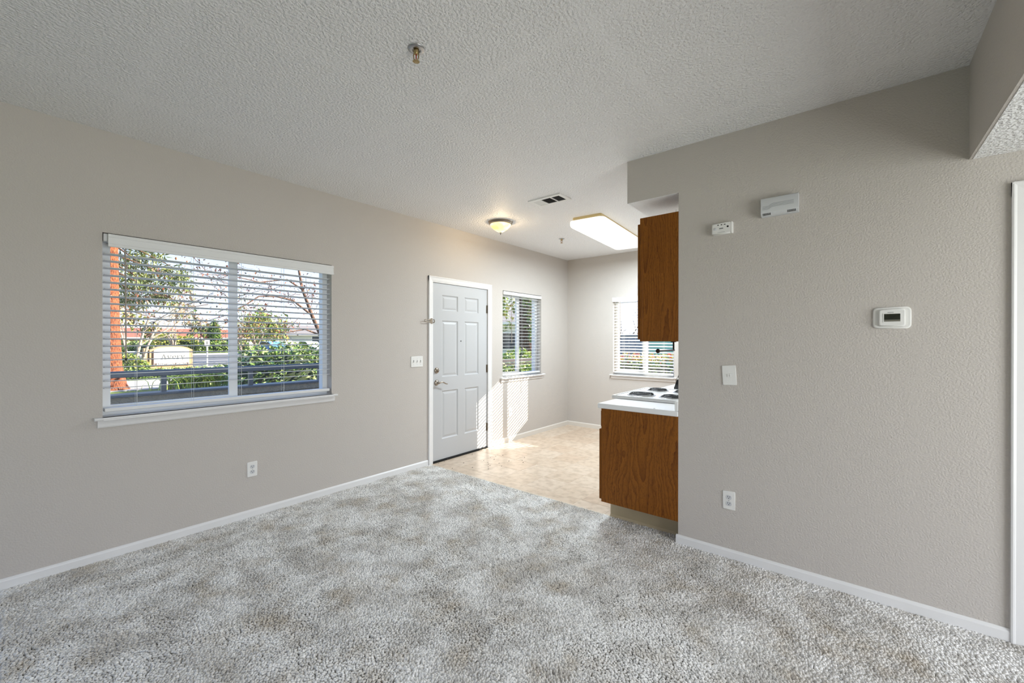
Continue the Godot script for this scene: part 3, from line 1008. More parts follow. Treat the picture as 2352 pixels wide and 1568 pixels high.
# ---------------------------------------------------------------- kitchen
func build_kitchen() -> void:
	var kick := -3.070   # the plinth stands back from the end panel
	# base cabinet between the end of the wall and the stove
	var b := thing("base_cabinet", "brown oak base cabinet whose end panel faces the carpet", "cabinet")
	put("end_panel", span(2.183, XK, 0.140, 0.862, ZB - 0.018, ZB, 0.0008), M.oak, b)
	put("face_frame", span(2.1635, 2.183, 0.140, 0.862, -3.290, ZB + 0.0005, 0.0015), M.oak_edge, b)
	put("carcass", span(2.184, XK - 0.002, 0.142, 0.860, -3.290, ZB - 0.019), M.oak_edge, b)
	put("door", span(2.1435, 2.1625, 0.158, 0.702, -3.282, ZB - 0.004, 0.003), M.oak_edge, b)
	put("drawer_front", span(2.1435, 2.1625, 0.716, 0.838, -3.282, ZB - 0.030, 0.003), M.oak_edge, b)
	put("toe_kick", span(2.188, XK, -0.012, 0.142, -3.285, kick, 0.001), M.base_tan, b)
	var lip := tool()
	extrude(lip, PackedVector2Array([Vector2(0, -0.01), Vector2(0.012, -0.01), Vector2(0.010, 0.004), Vector2(0.003, 0.012), Vector2(0, 0.016)]), 0.0, XK - 2.188, Transform3D(Basis(Vector3.BACK, Vector3.UP, Vector3.LEFT), Vector3(XK, 0, kick)))
	put("cove_lip", lip, M.base_tan2, b)
	# the run of base cabinets past the stove
	var b2 := thing("base_cabinet", "oak base cabinet on the far side of the stove", "cabinet")
	put("carcass", span(2.1635, XK - 0.002, 0.140, 0.862, ZC + 0.002, -4.078), M.oak_edge, b2)
	put("toe_kick", span(2.235, XK - 0.002, 0.0, 0.140, ZC + 0.002, -4.082), M.base_tan, b2)
	for k in 3:
		put("door", span(2.1435, 2.1625, 0.158, 0.838, -4.10 - (k + 1) * 0.60, -4.12 - k * 0.60, 0.003), M.oak_edge, b2)
	# worktops
	var w := thing("worktop", "white laminate worktop piece with a dark chip, nearest to the carpet", "worktop")
	put("slab", span(2.133, XK - 0.001, 0.8625, 0.900, -3.286, ZB + 0.006, 0.004), M.laminate, w)
	put("backsplash", span(2.722, XK - 0.001, 0.9005, 0.965, -3.286, ZB + 0.004, 0.003), M.laminate, w)
	put("chip", lathe_mesh([[0.007, 0.0], [0.006, 0.0006], [0.0, 0.0008]], 9, Transform3D(Basis(Vector3.UP, 0.4), Vector3(2.572, 0.9000, -2.978))), M.chip, w)
	var w2 := thing("worktop", "white laminate worktop running on behind the stove", "worktop")
	put("slab", span(2.133, XK - 0.001, 0.8625, 0.900, ZC + 0.002, -4.074, 0.004), M.laminate, w2)
	put("backsplash", span(2.722, XK - 0.001, 0.9005, 0.99, ZC + 0.002, -4.076, 0.003), M.laminate, w2)
	build_stove()
	# wall cabinet
	var u := thing("wall_cabinet", "brown oak wall cabinet hanging under the soffit", "cabinet")
	put("end_panel", span(2.493, XK - 0.001, 1.381, 2.276, ZB - 0.016, ZB, 0.0008), M.oak_up, u)
	put("face_frame", span(2.472, 2.493, 1.381, 2.276, -3.285, ZB + 0.0005, 0.0015), M.oak_edge, u)
	put("carcass", span(2.494, XK - 0.001, 1.383, 2.274, -3.285, ZB - 0.017), M.oak_edge, u)
	put("door", span(2.4515, 2.471, 1.396, 2.236, -3.278, ZB - 0.006, 0.003), M.oak_edge, u)
	put("clip", box(Vector3(2.728, 2.281, ZB - 0.008), Vector3(0.010, 0.022, 0.008), 0.002), M.plastic, u)
	# filler that closes the wall cabinet to the soffit further back
	# paper towel holder
	var t := thing("towel_holder", "dark bronze paper towel holder under the oak wall cabinet", "holder", Vector3(2.600, 1.381, -3.305))
	var arm := tool()
	bx(arm, Vector3(0.0, -0.003, 0.0), Vector3(0.030, 0.006, 0.040), 0.001)
	tube(arm, [Vector3(0, -0.004, 0), Vector3(0, -0.060, 0), Vector3(0, -0.066, 0.004), Vector3(0, -0.068, 0.012)], [0.0065], 8)
	put("arm", arm, M.bronze, t)
	var rod := tool()
	tube(rod, [Vector3(0, -0.068, -0.014), Vector3(0, -0.068, 0.33)], [0.0065], 10)
	put("rod", rod, M.bronze, t)
	put("knob", lathe_mesh([[0.0, -0.006], [0.011, -0.005], [0.0155, 0.0], [0.0155, 0.008], [0.011, 0.013], [0.0, 0.014]], 16, Transform3D(Basis(Vector3.RIGHT, PI / 2), Vector3(0, -0.068, 0.33))), M.bronze, t)
	# dark wedge on the worktop behind the stove
	var k := thing("countertop_appliance", "black slant-fronted appliance half hidden behind the wall edge", "appliance", Vector3(2.30, 0.900, -4.46))
	var ks := tool()
	extrude(ks, PackedVector2Array([Vector2(0.0, 0.0), Vector2(0.24, 0.0), Vector2(0.24, 0.105), Vector2(0.029, 0.105), Vector2(-0.002, 0.02)]), 0.0, 0.22)
	put("body", ks, M.black, k)
	var kt := tool()
	extrude(kt, PackedVector2Array([Vector2(0.0325, 0.122), Vector2(0.24, 0.122), Vector2(0.24, 0.20), Vector2(0.058, 0.20)]), 0.0, 0.22)
	put("hood", kt, M.black, k)
	var kb := tool()
	extrude(kb, PackedVector2Array([Vector2(0.0285, 0.105), Vector2(0.24, 0.105), Vector2(0.24, 0.122), Vector2(0.033, 0.122)]), 0.0, 0.221)
	put("band", kb, M.plastic, k)


func build_stove() -> void:
	var s := thing("stove", "white electric coil stove with four black burners", "stove")
	put("body", span(2.110, XK - 0.003, 0.02, 0.896, -4.068, -3.296, 0.004), M.enamel, s)
	put("oven_door", span(2.080, 2.109, 0.17, 0.80, -4.055, -3.310, 0.006), M.enamel, s)
	put("cooktop", span(2.088, XK - 0.003, 0.897, 0.922, -4.070, -3.290, 0.006), M.enamel, s)
	var rim := tool()   # raised lip round the top
	plate(rim, 2.092, XK - 0.006, 3.294, 4.066, [[2.106, XK - 0.02, 3.308, 4.052]], 0.9205, 0.9265, Transform3D(Basis(Vector3.RIGHT, Vector3.FORWARD, Vector3.UP), Vector3.ZERO))
	put("rim", rim, M.enamel, s)
	for q in [[2.275, -3.475, 0.098], [2.268, -3.880, 0.080], [2.530, -3.475, 0.080], [2.530, -3.880, 0.098]]:
		var at := Vector3(q[0], 0.922, q[1])
		var r: float = q[2]
		var bn := put("burner", lathe_mesh([[r + 0.020, 0.0], [r + 0.020, 0.003], [r + 0.013, 0.0055], [r + 0.006, 0.004], [r + 0.002, -0.002], [0.03, -0.004], [0.0, -0.004]], 36, Transform3D(Basis.IDENTITY, at)), M.drip, s)
		var st := tool()
		var pts := []
		var turns := 4.0 if r > 0.09 else 3.2
		for k in int(turns * 20) + 1:
			var a := TAU * k / 20.0
			var rr := 0.022 + (r - 0.024) * k / (turns * 20.0)
			pts.append(at + Vector3(cos(a) * rr, 0.016, sin(a) * rr))
		tube(st, pts, [0.0048], 6)
		put("coil", st, M.coil, bn)
		put("coil_pan", lathe_mesh([[r + 0.004, 0.0062], [r + 0.0045, 0.0102], [r - 0.002, 0.0106], [r - 0.004, 0.0062]], 30, Transform3D(Basis.IDENTITY, at)), M.coil, bn)
	put("backguard", span(2.690, XK - 0.004, 0.925, 0.985, -4.066, -3.294, 0.004), M.enamel, s)


# ---------------------------------------------------------------- ceiling fittings
func build_ceiling_fittings() -> void:
	var d := thing("ceiling_lamp", "lit amber alabaster glass dome lamp by the entry door", "lamp", Vector3(0.610, H, -3.565))
	put("pan", lathe_mesh([[0.0, -0.030], [0.120, -0.030], [0.128, -0.026], [0.133, -0.016], [0.130, -0.010], [0.138, -0.004], [0.140, 0.0], [0.0, 0.0]], 40, Transform3D.IDENTITY), M.nickel, d)
	put("glass_shade", lathe_mesh([[0.0, -0.120], [0.014, -0.117], [0.040, -0.105], [0.075, -0.083], [0.100, -0.058], [0.113, -0.040], [0.117, -0.031], [0.0, -0.031]], 40, Transform3D.IDENTITY), M.shade, d)
	put("finial", lathe_mesh([[0.0, -0.143], [0.004, -0.141], [0.006, -0.136], [0.003, -0.131], [0.005, -0.125], [0.016, -0.120], [0.012, -0.116], [0.0, -0.115]], 16, Transform3D.IDENTITY), M.nickel, d)
	var bulb := OmniLight3D.new()
	bulb.name = "lamp_light"
	bulb.light_color = Color(1.0, 0.88, 0.70)
	bulb.light_energy = BULB_E
	bulb.light_size = 0.04
	bulb.omni_range = 20.0
	bulb.omni_attenuation = 2.0
	bulb.shadow_enabled = true
	bulb.position = Vector3(0, -0.065, 0)
	d.add_child(bulb)

	# fluorescent box light, a little askew
	var f := thing("fluorescent_light", "white rounded fluorescent box light on the kitchen ceiling", "lamp", Vector3(1.425, H, -4.625), deg_to_rad(4.6))
	var w := 0.40
	var l := 1.42
	var down := Transform3D(Basis(Vector3.RIGHT, PI / 2), Vector3.ZERO)   # local z of the outline points down
	var ba := tool()
	extrude(ba, rrect(w - 0.07, l - 0.06, 0.02), 0.0, 0.045, down)
	put("base", ba, M.lamp_base, f)
	var le := tool()
	dome(le, rrect(w, l, 0.065, 7), 0.040, 0.106, 0.030, down)
	put("lens", le, M.lens, f)
	area("tube_light", Vector3(1.425, H - 0.112, -4.625), Vector3(1.425, 0, -4.625), Vector2(w * 0.62, l * 0.86), Color(0.91, 0.965, 1.0), TUBE_E)

	# air register
	var v := thing("air_register", "white ceiling air register with three louvred sections", "vent", Vector3(1.452, H, -3.292))
	var vp := tool()
	plate(vp, -0.180, 0.180, -0.100, 0.100, [[-0.146, -0.060, -0.066, 0.066], [-0.050, 0.050, -0.066, 0.066], [0.060, 0.146, -0.066, 0.066]], 0.0, 0.010, down)
	put("frame", vp, M.plastic, v)
	put("duct", span(-0.150, 0.150, -0.004, -0.0005, -0.070, 0.070), M.gap, v)
	for sec in 3:
		var x0: float = [-0.146, -0.050, 0.060][sec]
		var x1: float = [-0.060, 0.050, 0.146][sec]
		if sec == 1:
			for k in 9:
				var lo := put("louvre", box(Vector3.ZERO, Vector3(x1 - x0, 0.0012, 0.013)), M.louvre, v)
				lo.position = Vector3((x0 + x1) / 2, -0.006, -0.060 + k * 0.015)
				lo.rotation_degrees.x = 38.0
		else:
			for k in 6:
				var lo := put("louvre", box(Vector3.ZERO, Vector3(0.013, 0.0012, 0.132)), M.plastic if sec == 0 else M.louvre, v)
				lo.position = Vector3(x0 + 0.007 + k * 0.0145, -0.006, 0.0)
				lo.rotation_degrees.z = 40.0 if sec == 0 else -38.0

	sprinkler("pendent brass fire sprinkler in the living room ceiling, near the viewer", Vector3(2.134, H, -1.206), 1.0)
	sprinkler("tiny pendent fire sprinkler far off on the kitchen ceiling", Vector3(0.728, H, -4.646), 1.0)


func sprinkler(label: String, at: Vector3, s: float) -> void:
	var o := thing("fire_sprinkler", label, "sprinkler", at, 0.5, "fire sprinklers")
	put("escutcheon", lathe_mesh([[0.0, -0.003], [0.017, -0.003], [0.020, -0.008], [0.024, -0.009], [0.036, -0.004], [0.0385, -0.001], [0.0385, 0.0], [0.0, 0.0]], 32, Transform3D.IDENTITY), M.steel, o)
	put("body", lathe_mesh([[0.0, -0.026], [0.008, -0.026], [0.011, -0.020], [0.013, -0.010], [0.013, 0.0], [0.0, 0.0]], 18, Transform3D.IDENTITY), M.brass, o)
	var fr := tool()
	for q in [-1.0, 1.0]:
		tube(fr, [Vector3(q * 0.009, -0.018, 0), Vector3(q * 0.013, -0.030, 0), Vector3(q * 0.011, -0.044, 0), Vector3(q * 0.003, -0.054, 0)], [0.0026], 6)
	put("frame_arms", fr, M.brass, o)
	var bl := tool()
	tube(bl, [Vector3(0, -0.026, 0), Vector3(0, -0.052, 0)], [0.0026], 8)
	put("glass_bulb", bl, M.bulb_red, o)
	var df := tool()
	lathe(df, [[0.0, -0.060], [0.006, -0.060], [0.006, -0.053], [0.0, -0.053]], 12)
	for k in 12:
		bx(df, Vector3(0.0105, -0.0585, 0), Vector3(0.011, 0.0014, 0.0042), 0.0, Transform3D(Basis(Vector3.UP, TAU * k / 12), Vector3.ZERO))
	put("deflector", df, M.brass, o)


# ---------------------------------------------------------------- plates and boxes on the walls
func cover_plate(o: Node3D, w: float, h: float, t := 0.006) -> void:
	var st := tool()
	dome(st, rrect(w, h, 0.004, 3), 0.0, t, 0.004)
	put("plate", st, M.plastic, o)


func outlet(label: String, at: Vector3, turn: float, tilt := 0.0) -> void:
	var o := thing("wall_outlet", label, "outlet", at, turn, "duplex wall outlets")
	o.rotation.z = 0.0
	cover_plate(o, 0.072, 0.117)
	for y in [0.0200, -0.0200]:
		var st := tool()
		var poly := PackedVector2Array()
		for k in 24:
			var a := TAU * k / 24
			poly.append(Vector2(cos(a) * 0.0172, clampf(sin(a) * 0.0172, -0.0140, 0.0140) + y))
		extrude(st, poly, 0.003, 0.0078)
		var re := put("receptacle", st, M.plastic_grey, o)
		var sl := tool()
		bx(sl, Vector3(-0.0064, y + 0.0042, 0.0078), Vector3(0.0026, 0.0088, 0.0009))
		bx(sl, Vector3(0.0064, y + 0.0042, 0.0078), Vector3(0.0026, 0.0072, 0.0009))
		lathe(sl, [[0.0, -0.0004], [0.0026, -0.0004], [0.0026, 0.0004], [0.0, 0.0004]], 10, Transform3D(Basis(Vector3.RIGHT, PI / 2), Vector3(0, y - 0.0062, 0.0078)))
		put("slots", sl, M.gap, re)
	put("screw", lathe_mesh([[0.0, 0.0], [0.0032, 0.0], [0.0028, 0.0016], [0.0, 0.002]], 10, Transform3D(Basis(Vector3.RIGHT, PI / 2), Vector3(0, 0, 0.006))), M.steel, o)
	o.rotate_object_local(Vector3.BACK, tilt)


func build_wall_things() -> void:
	outlet("duplex outlet low on the left wall under the wide window", Vector3(0.0, 0.3715, -1.270), TO_LEFT_WALL)
	outlet("duplex outlet in the slat shadows left of the far corner", Vector3(0.0, 0.400, -4.475), TO_LEFT_WALL)
	outlet("duplex outlet low on the thermostat wall, beside the oak cabinet", Vector3(3.0635, 0.366, ZB), 0.0, 0.01)

	var s := thing("light_switch", "white triple toggle switch plate beside the entry door", "switch", Vector3(0.0, 1.157, -2.879), TO_LEFT_WALL)
	cover_plate(s, 0.160, 0.117, 0.007)
	for x in [-0.046, 0.0, 0.046]:
		var st := tool()
		bx(st, Vector3(x, 0.004, 0.0066), Vector3(0.0115, 0.024, 0.0008))
		var hole := put("toggle_slot", st, M.dark, s)
		put("toggle", box(Vector3(x, -0.001, 0.012), Vector3(0.0092, 0.011, 0.014), 0.002), M.plastic, hole)
		for y in [0.030, -0.030]:
			put("screw", lathe_mesh([[0.0, 0.0], [0.003, 0.0], [0.0026, 0.0014], [0.0, 0.0018]], 8, Transform3D(Basis(Vector3.RIGHT, PI / 2), Vector3(x, y, 0.007))), M.plastic_grey, s)

	var p := thing("phone_jack", "slightly crooked white phone jack plate above an outlet", "jack", Vector3(3.064, 1.166, ZB))
	cover_plate(p, 0.081, 0.126, 0.007)
	var pj := tool()
	plate(pj, -0.009, 0.009, -0.010, 0.010, [[-0.005, 0.005, -0.007, 0.001]], 0.006, 0.010)
	put("socket_frame", pj, M.plastic, p)
	put("socket", box(Vector3(0, -0.003, 0.0062), Vector3(0.010, 0.008, 0.001)), M.gap, p)
	put("cover_ridge", box(Vector3(0, 0.011, 0.0072), Vector3(0.044, 0.003, 0.0018), 0.0006), M.plastic, p)
	p.rotation.z = 0.062

	# alarm
	var a := thing("alarm", "small white gas alarm, lower left of the door chime", "alarm", Vector3(3.026, 2.105, ZB))
	var ab := tool()
	dome(ab, rrect(0.122, 0.071, 0.007, 4), 0.0, 0.034, 0.008)
	put("body", ab, M.plastic, a)
	put("end_cap", box(Vector3(0.0555, 0.0, 0.017), Vector3(0.0125, 0.0735, 0.0355), 0.004), M.plastic, a)
	var sl := tool()
	for k in 3:
		bx(sl, Vector3(-0.022 + k * 0.0195, 0.0225, 0.0342), Vector3(0.0085, 0.0050, 0.001), 0.0)
	put("vent_slots", sl, M.gap, a)
	var tb := tool()
	lathe(tb, [[0.0, 0.0], [0.0085, 0.0], [0.0085, 0.0018], [0.0072, 0.0026], [0.0, 0.0026]], 20, Transform3D(Basis(Vector3.RIGHT, PI / 2), Vector3(-0.040, -0.001, 0.034)))
	put("test_button", tb, M.plastic_grey, a)
	put("sensor", lathe_mesh([[0.0, 0.0], [0.0058, 0.0], [0.0058, 0.001], [0.0, 0.001]], 12, Transform3D(Basis(Vector3.RIGHT, PI / 2), Vector3(0.034, 0.007, 0.034))), M.gap, a)
	var pr := tool()
	bx(pr, Vector3(-0.004, -0.0005, 0.0342), Vector3(0.023, 0.006, 0.0006))
	bx(pr, Vector3(-0.004, -0.0245, 0.0342), Vector3(0.044, 0.0012, 0.0006))
	put("print_line", pr, M.print_grey, a)

	# chime
	var c := thing("door_chime", "white door chime box with wavy lines and vent slots", "chime", Vector3(3.338, 2.189, ZB))
	var cb := tool()
	extrude(cb, PackedVector2Array([Vector2(0, -0.053), Vector2(0.018, -0.053), Vector2(0.030, -0.050), Vector2(0.044, -0.036), Vector2(0.046, -0.031), Vector2(0.046, 0.048), Vector2(0.043, 0.052), Vector2(0.036, 0.053), Vector2(0, 0.053)]), -0.094, 0.094, Transform3D(Basis(Vector3.BACK, Vector3.UP, Vector3.LEFT), Vector3.ZERO), true)
	put("cover", cb, M.plastic_grey, c)
	for k in 4:
		var ln := tool()
		var pts := []
		for i in 15:
			var u := i / 14.0
			var lift := 0.013 * smoothstep(0.18, 0.34, u)
			pts.append(Vector3(-0.086 + 0.158 * u, -0.010 - k * 0.0062 + lift + 0.012, 0.0462))
		tube(ln, pts, [0.0010], 5)
		put("wave_line", ln, M.line_grey, c)
	for k in 14:
		var x := -0.083 + k * 0.0062 if k < 7 else 0.042 + (k - 7) * 0.0062
		put("vent_slot", box(Vector3.ZERO, Vector3(0.0032, 0.015, 0.0016)), M.gap, c)
		var slot: MeshInstance3D = c.get_child(-1)
		slot.position = Vector3(x, -0.0425, 0.0375)
		slot.rotation = Vector3(deg_to_rad(42.0), 0, 0)

	# thermostat
	var t := thing("thermostat", "white digital thermostat with a dark green screen", "thermostat", Vector3(3.8345, 1.507, ZB))
	var tp := tool()
	dome(tp, rrect(0.150, 0.112, 0.020, 6), 0.0, 0.010, 0.006)
	put("backplate", tp, M.plastic, t)
	var tm := tool()
	dome(tm, rrect(0.103, 0.088, 0.008, 4), 0.008, 0.027, 0.006)
	put("body", tm, M.plastic, t)
	var tz := tool()
	plate(tz, -0.035, 0.035, -0.0235, 0.0235, [[-0.0315, 0.0315, -0.0200, 0.0200]], 0.026, 0.0288)
	put("bezel", tz, M.plastic, t)
	put("screen", span(-0.0315, 0.0315, -0.0105, 0.0200, 0.0265, 0.0276), M.lcd, t)
	put("label_strip", span(-0.0315, 0.0315, -0.0200, -0.0108, 0.0265, 0.0276), M.lcd_strip, t)
	put("print_line", span(-0.018, 0.006, 0.0262, 0.0285, 0.0268, 0.0273), M.print_grey, t)
	var dg := put("digits", lettering("70", "Droid Sans", 0.014, 0.0003), M.lcd_dark, t)
	dg.position = Vector3(0.004, 0.006, 0.0278)


# ---------------------------------------------------------------- outside
const GY := -0.15   # ground outside


func leaf_mesh(length: float, width: float) -> ArrayMesh:
	var st := tool()
	for s in [-1.0, 1.0]:
		var n := Vector3(-s * 0.35, 1, 0).normalized()
		tri(st, Vector3.ZERO, Vector3(s * width * 0.5, 0.18 * width, length * 0.45), Vector3(0, 0, length), n)
	return st.commit()


func blade_mesh(length: float, width: float) -> ArrayMesh:
	# a strap leaf that arches over
	var st := tool()
	var p := []
	for k in 5:
		var u := k / 4.0
		p.append([Vector3(0, length * (u - 0.62 * u * u), length * 0.75 * u * u), width * (1.0 - u * u) * 0.5])
	for k in 4:
		var a: Vector3 = p[k][0]
		var b: Vector3 = p[k + 1][0]
		var n := Vector3.RIGHT.cross(b - a).normalized()
		if n.y < 0:
			n = -n
		quad(st, a - Vector3(p[k][1], 0, 0), a + Vector3(p[k][1], 0, 0), b + Vector3(p[k + 1][1], 0, 0), b - Vector3(p[k + 1][1], 0, 0), n)
	return st.commit()


func foliage(parent: Node, blobs: Array, count: int, mesh: Mesh, palette: Array, seed_: int, shell := 0.55, called := "foliage", droop := 0.0) -> void:
	# leaves in ellipsoids [centre, radii], thicker towards the outside
	var r := RandomNumberGenerator.new()
	r.seed = seed_
	var where: Array[Transform3D] = []
	var tint: Array[Color] = []
	var total := 0.0
	for b in blobs:
		total += pow(b[1].x * b[1].y * b[1].z, 0.667)
	for b in blobs:
		var share := int(count * pow(b[1].x * b[1].y * b[1].z, 0.667) / total)
		for k in share:
			var d := Vector3(r.randfn(), r.randfn(), r.randfn()).normalized()
			var q := d * pow(r.randf(), 1.0 / 3.0) if r.randf() > shell else d * r.randf_range(0.86, 1.05)
			var at: Vector3 = b[0] + q * b[1]
			if at.y < GY + 0.02:
				at.y = GY + 0.02 + r.randf() * 0.1
			var basis := Basis(Vector3.UP, r.randf() * TAU) * Basis(Vector3.RIGHT, r.randf_range(-1.0, 1.0) + droop) * Basis(Vector3.BACK, r.randf_range(-0.9, 0.9))
			var s := r.randf_range(0.65, 1.25)
			where.append(Transform3D(basis.scaled(Vector3(s, s, s)), at))
			var c: Color = palette[r.randi() % palette.size()]
			c = c * r.randf_range(0.75, 1.2)
			c.a = 1.0
			tint.append(c)
	scatter(called, mesh, where, tint, M.leaf, parent)


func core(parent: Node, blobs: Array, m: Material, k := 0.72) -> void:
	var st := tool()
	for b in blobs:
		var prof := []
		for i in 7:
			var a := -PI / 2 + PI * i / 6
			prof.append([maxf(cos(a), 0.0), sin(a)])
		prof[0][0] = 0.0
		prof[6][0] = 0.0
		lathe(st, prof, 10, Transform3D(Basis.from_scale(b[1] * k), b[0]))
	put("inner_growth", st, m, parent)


func bush(called: String, label: String, category: String, blobs: Array, count: int, leaf: Mesh, palette: Array, seed_: int, inside: Material, group := "") -> Node3D:
	var o := thing(called, label, category, Vector3.ZERO, 0.0, group)
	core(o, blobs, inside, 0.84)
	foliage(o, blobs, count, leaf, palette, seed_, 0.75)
	return o


func grow(st: SurfaceTool, at: Vector3, dir: Vector3, len: float, rad: float, level: int, r: RandomNumberGenerator, tips: Array, spread_: float, up: float) -> void:
	var pts := [at]
	var rads := [rad]
	var d := dir.normalized()
	var n := 4 if level > 1 else 3
	for k in n:
		d = (d + Vector3(r.randfn(), r.randfn(), r.randfn()) * 0.13 + Vector3.UP * up * 0.1).normalized()
		pts.append(pts[-1] + d * len / n)
		rads.append(rad * (1.0 - 0.5 * (k + 1.0) / n))
	tube(st, pts, rads, 6 if level > 2 else 4)
	if level <= 1:
		for p in pts.slice(1):
			tips.append(p)
	if level == 0:
		return
	var kids := 3 if level > 1 else 4
	for k in kids:
		var i := 1 + k % n if level > 1 else 1 + k % n
		i = clampi(n - k, 1, n)
		var side := d.cross(Vector3(r.randfn(), r.randfn(), r.randfn())).normalized()
		grow(st, pts[i], (d + side * spread_ * r.randf_range(0.7, 1.3) + Vector3.UP * up * 0.25), len * r.randf_range(0.55, 0.8), rads[i] * 0.62, level - 1, r, tips, spread_, up)


func tip_leaves(parent: Node, tips: Array, each: float, reach: float, mesh: Mesh, palette: Array, seed_: int) -> void:
	var r := RandomNumberGenerator.new()
	r.seed = seed_
	var where: Array[Transform3D] = []
	var tint: Array[Color] = []
	for t in tips:
		var n := int(each) + (1 if r.randf() < each - int(each) else 0)
		for k in n:
			var basis := Basis(Vector3.UP, r.randf() * TAU) * Basis(Vector3.RIGHT, r.randf_range(-0.6, 1.6))
			var s := r.randf_range(0.6, 1.3)
			where.append(Transform3D(basis.scaled(Vector3(s, s, s)), t + Vector3(r.randfn(), r.randfn(), r.randfn()) * reach))
			var c: Color = palette[r.randi() % palette.size()] * r.randf_range(0.7, 1.25)
			c.a = 1.0
			tint.append(c)
	scatter("foliage", mesh, where, tint, M.leaf, parent)


func tree(called: String, label: String, stems: Array, level: int, bark_: Material, seed_: int, spread_: float, up: float, each: float, reach: float, leaf: Mesh, palette: Array) -> Node3D:
	# stems: [foot, direction, length, radius]
	var o := thing(called, label, "tree")
	var r := RandomNumberGenerator.new()
	r.seed = seed_
	var tips := []
	var st := tool()
	for s in stems:
		grow(st, s[0], s[1], s[2], s[3], level, r, tips, spread_, up)
	put("trunk", st, bark_, o)
	if each > 0.0:
		tip_leaves(o, tips, each, reach, leaf, palette, seed_ + 1)
	return o


func house(called: String, label: String, at: Vector3, turn: float, w: float, dep: float, h: float, rise: float, wall: Material, roof: Material, openings: Array) -> void:
	# local +z is the front; openings: [x, y, width, height, kind]
	var o := thing(called, label, "house", at, turn)
	put("walls", box(Vector3(0, h / 2, -dep / 2), Vector3(w, h, dep)), wall, o)
	var st := tool()
	extrude(st, PackedVector2Array([Vector2(0.5, h - 0.15), Vector2(-dep - 0.5, h - 0.15), Vector2(-dep / 2, h + rise)]), -w / 2 - 0.4, w / 2 + 0.4, Transform3D(Basis(Vector3.BACK, Vector3.UP, Vector3.LEFT), Vector3.ZERO))
	put("roof", st, roof, o)
	put("fascia", span(-w / 2 - 0.4, w / 2 + 0.4, h - 0.32, h - 0.14, 0.46, 0.52), M.paint_white, o)
	for q in openings:
		if q[4] == "garage":
			var g := put("garage_door", box(Vector3(q[0], q[1] + q[3] / 2, 0.03), Vector3(q[2], q[3], 0.08)), M.paint_white, o)
			for k in 4:
				put("panel", box(Vector3(q[0], q[1] + (k + 0.5) * q[3] / 4, 0.08), Vector3(q[2] - 0.1, q[3] / 4 - 0.08, 0.03)), M.render_white, g)
		else:
			var f := put("window_frame", box(Vector3(q[0], q[1] + q[3] / 2, 0.02), Vector3(q[2] + 0.14, q[3] + 0.14, 0.08)), M.paint_white, o)
			put("window_pane", box(Vector3(q[0], q[1] + q[3] / 2, 0.06), Vector3(q[2], q[3], 0.03)), M.win_dark, f)


func car(called: String, label: String, at: Vector3, turn: float, paint: Material) -> void:
	var o := thing(called, label, "car", at, turn)
	var st := tool()
	extrude(st, PackedVector2Array([Vector2(-2.15, 0.28), Vector2(2.1, 0.28), Vector2(2.18, 0.55), Vector2(2.05, 0.78), Vector2(1.05, 0.92), Vector2(0.35, 1.38), Vector2(-1.15, 1.42), Vector2(-1.85, 0.98), Vector2(-2.2, 0.9)]), -0.85, 0.85)
	put("body", st, paint, o)
	var gl := tool()
	extrude(gl, PackedVector2Array([Vector2(0.88, 0.94), Vector2(0.30, 1.32), Vector2(-1.08, 1.36), Vector2(-1.62, 0.98)]), -0.86, 0.86)
	put("windows", gl, M.win_dark, o)
	for x in [-1.35, 1.35]:
		for z in [-0.78, 0.78]:
			put("wheel", lathe_mesh([[0.0, -0.11], [0.30, -0.11], [0.33, -0.07], [0.33, 0.07], [0.30, 0.11], [0.0, 0.11]], 16, Transform3D(Basis(Vector3.RIGHT, PI / 2), Vector3(x, 0.33, z))), M.tyre, o)


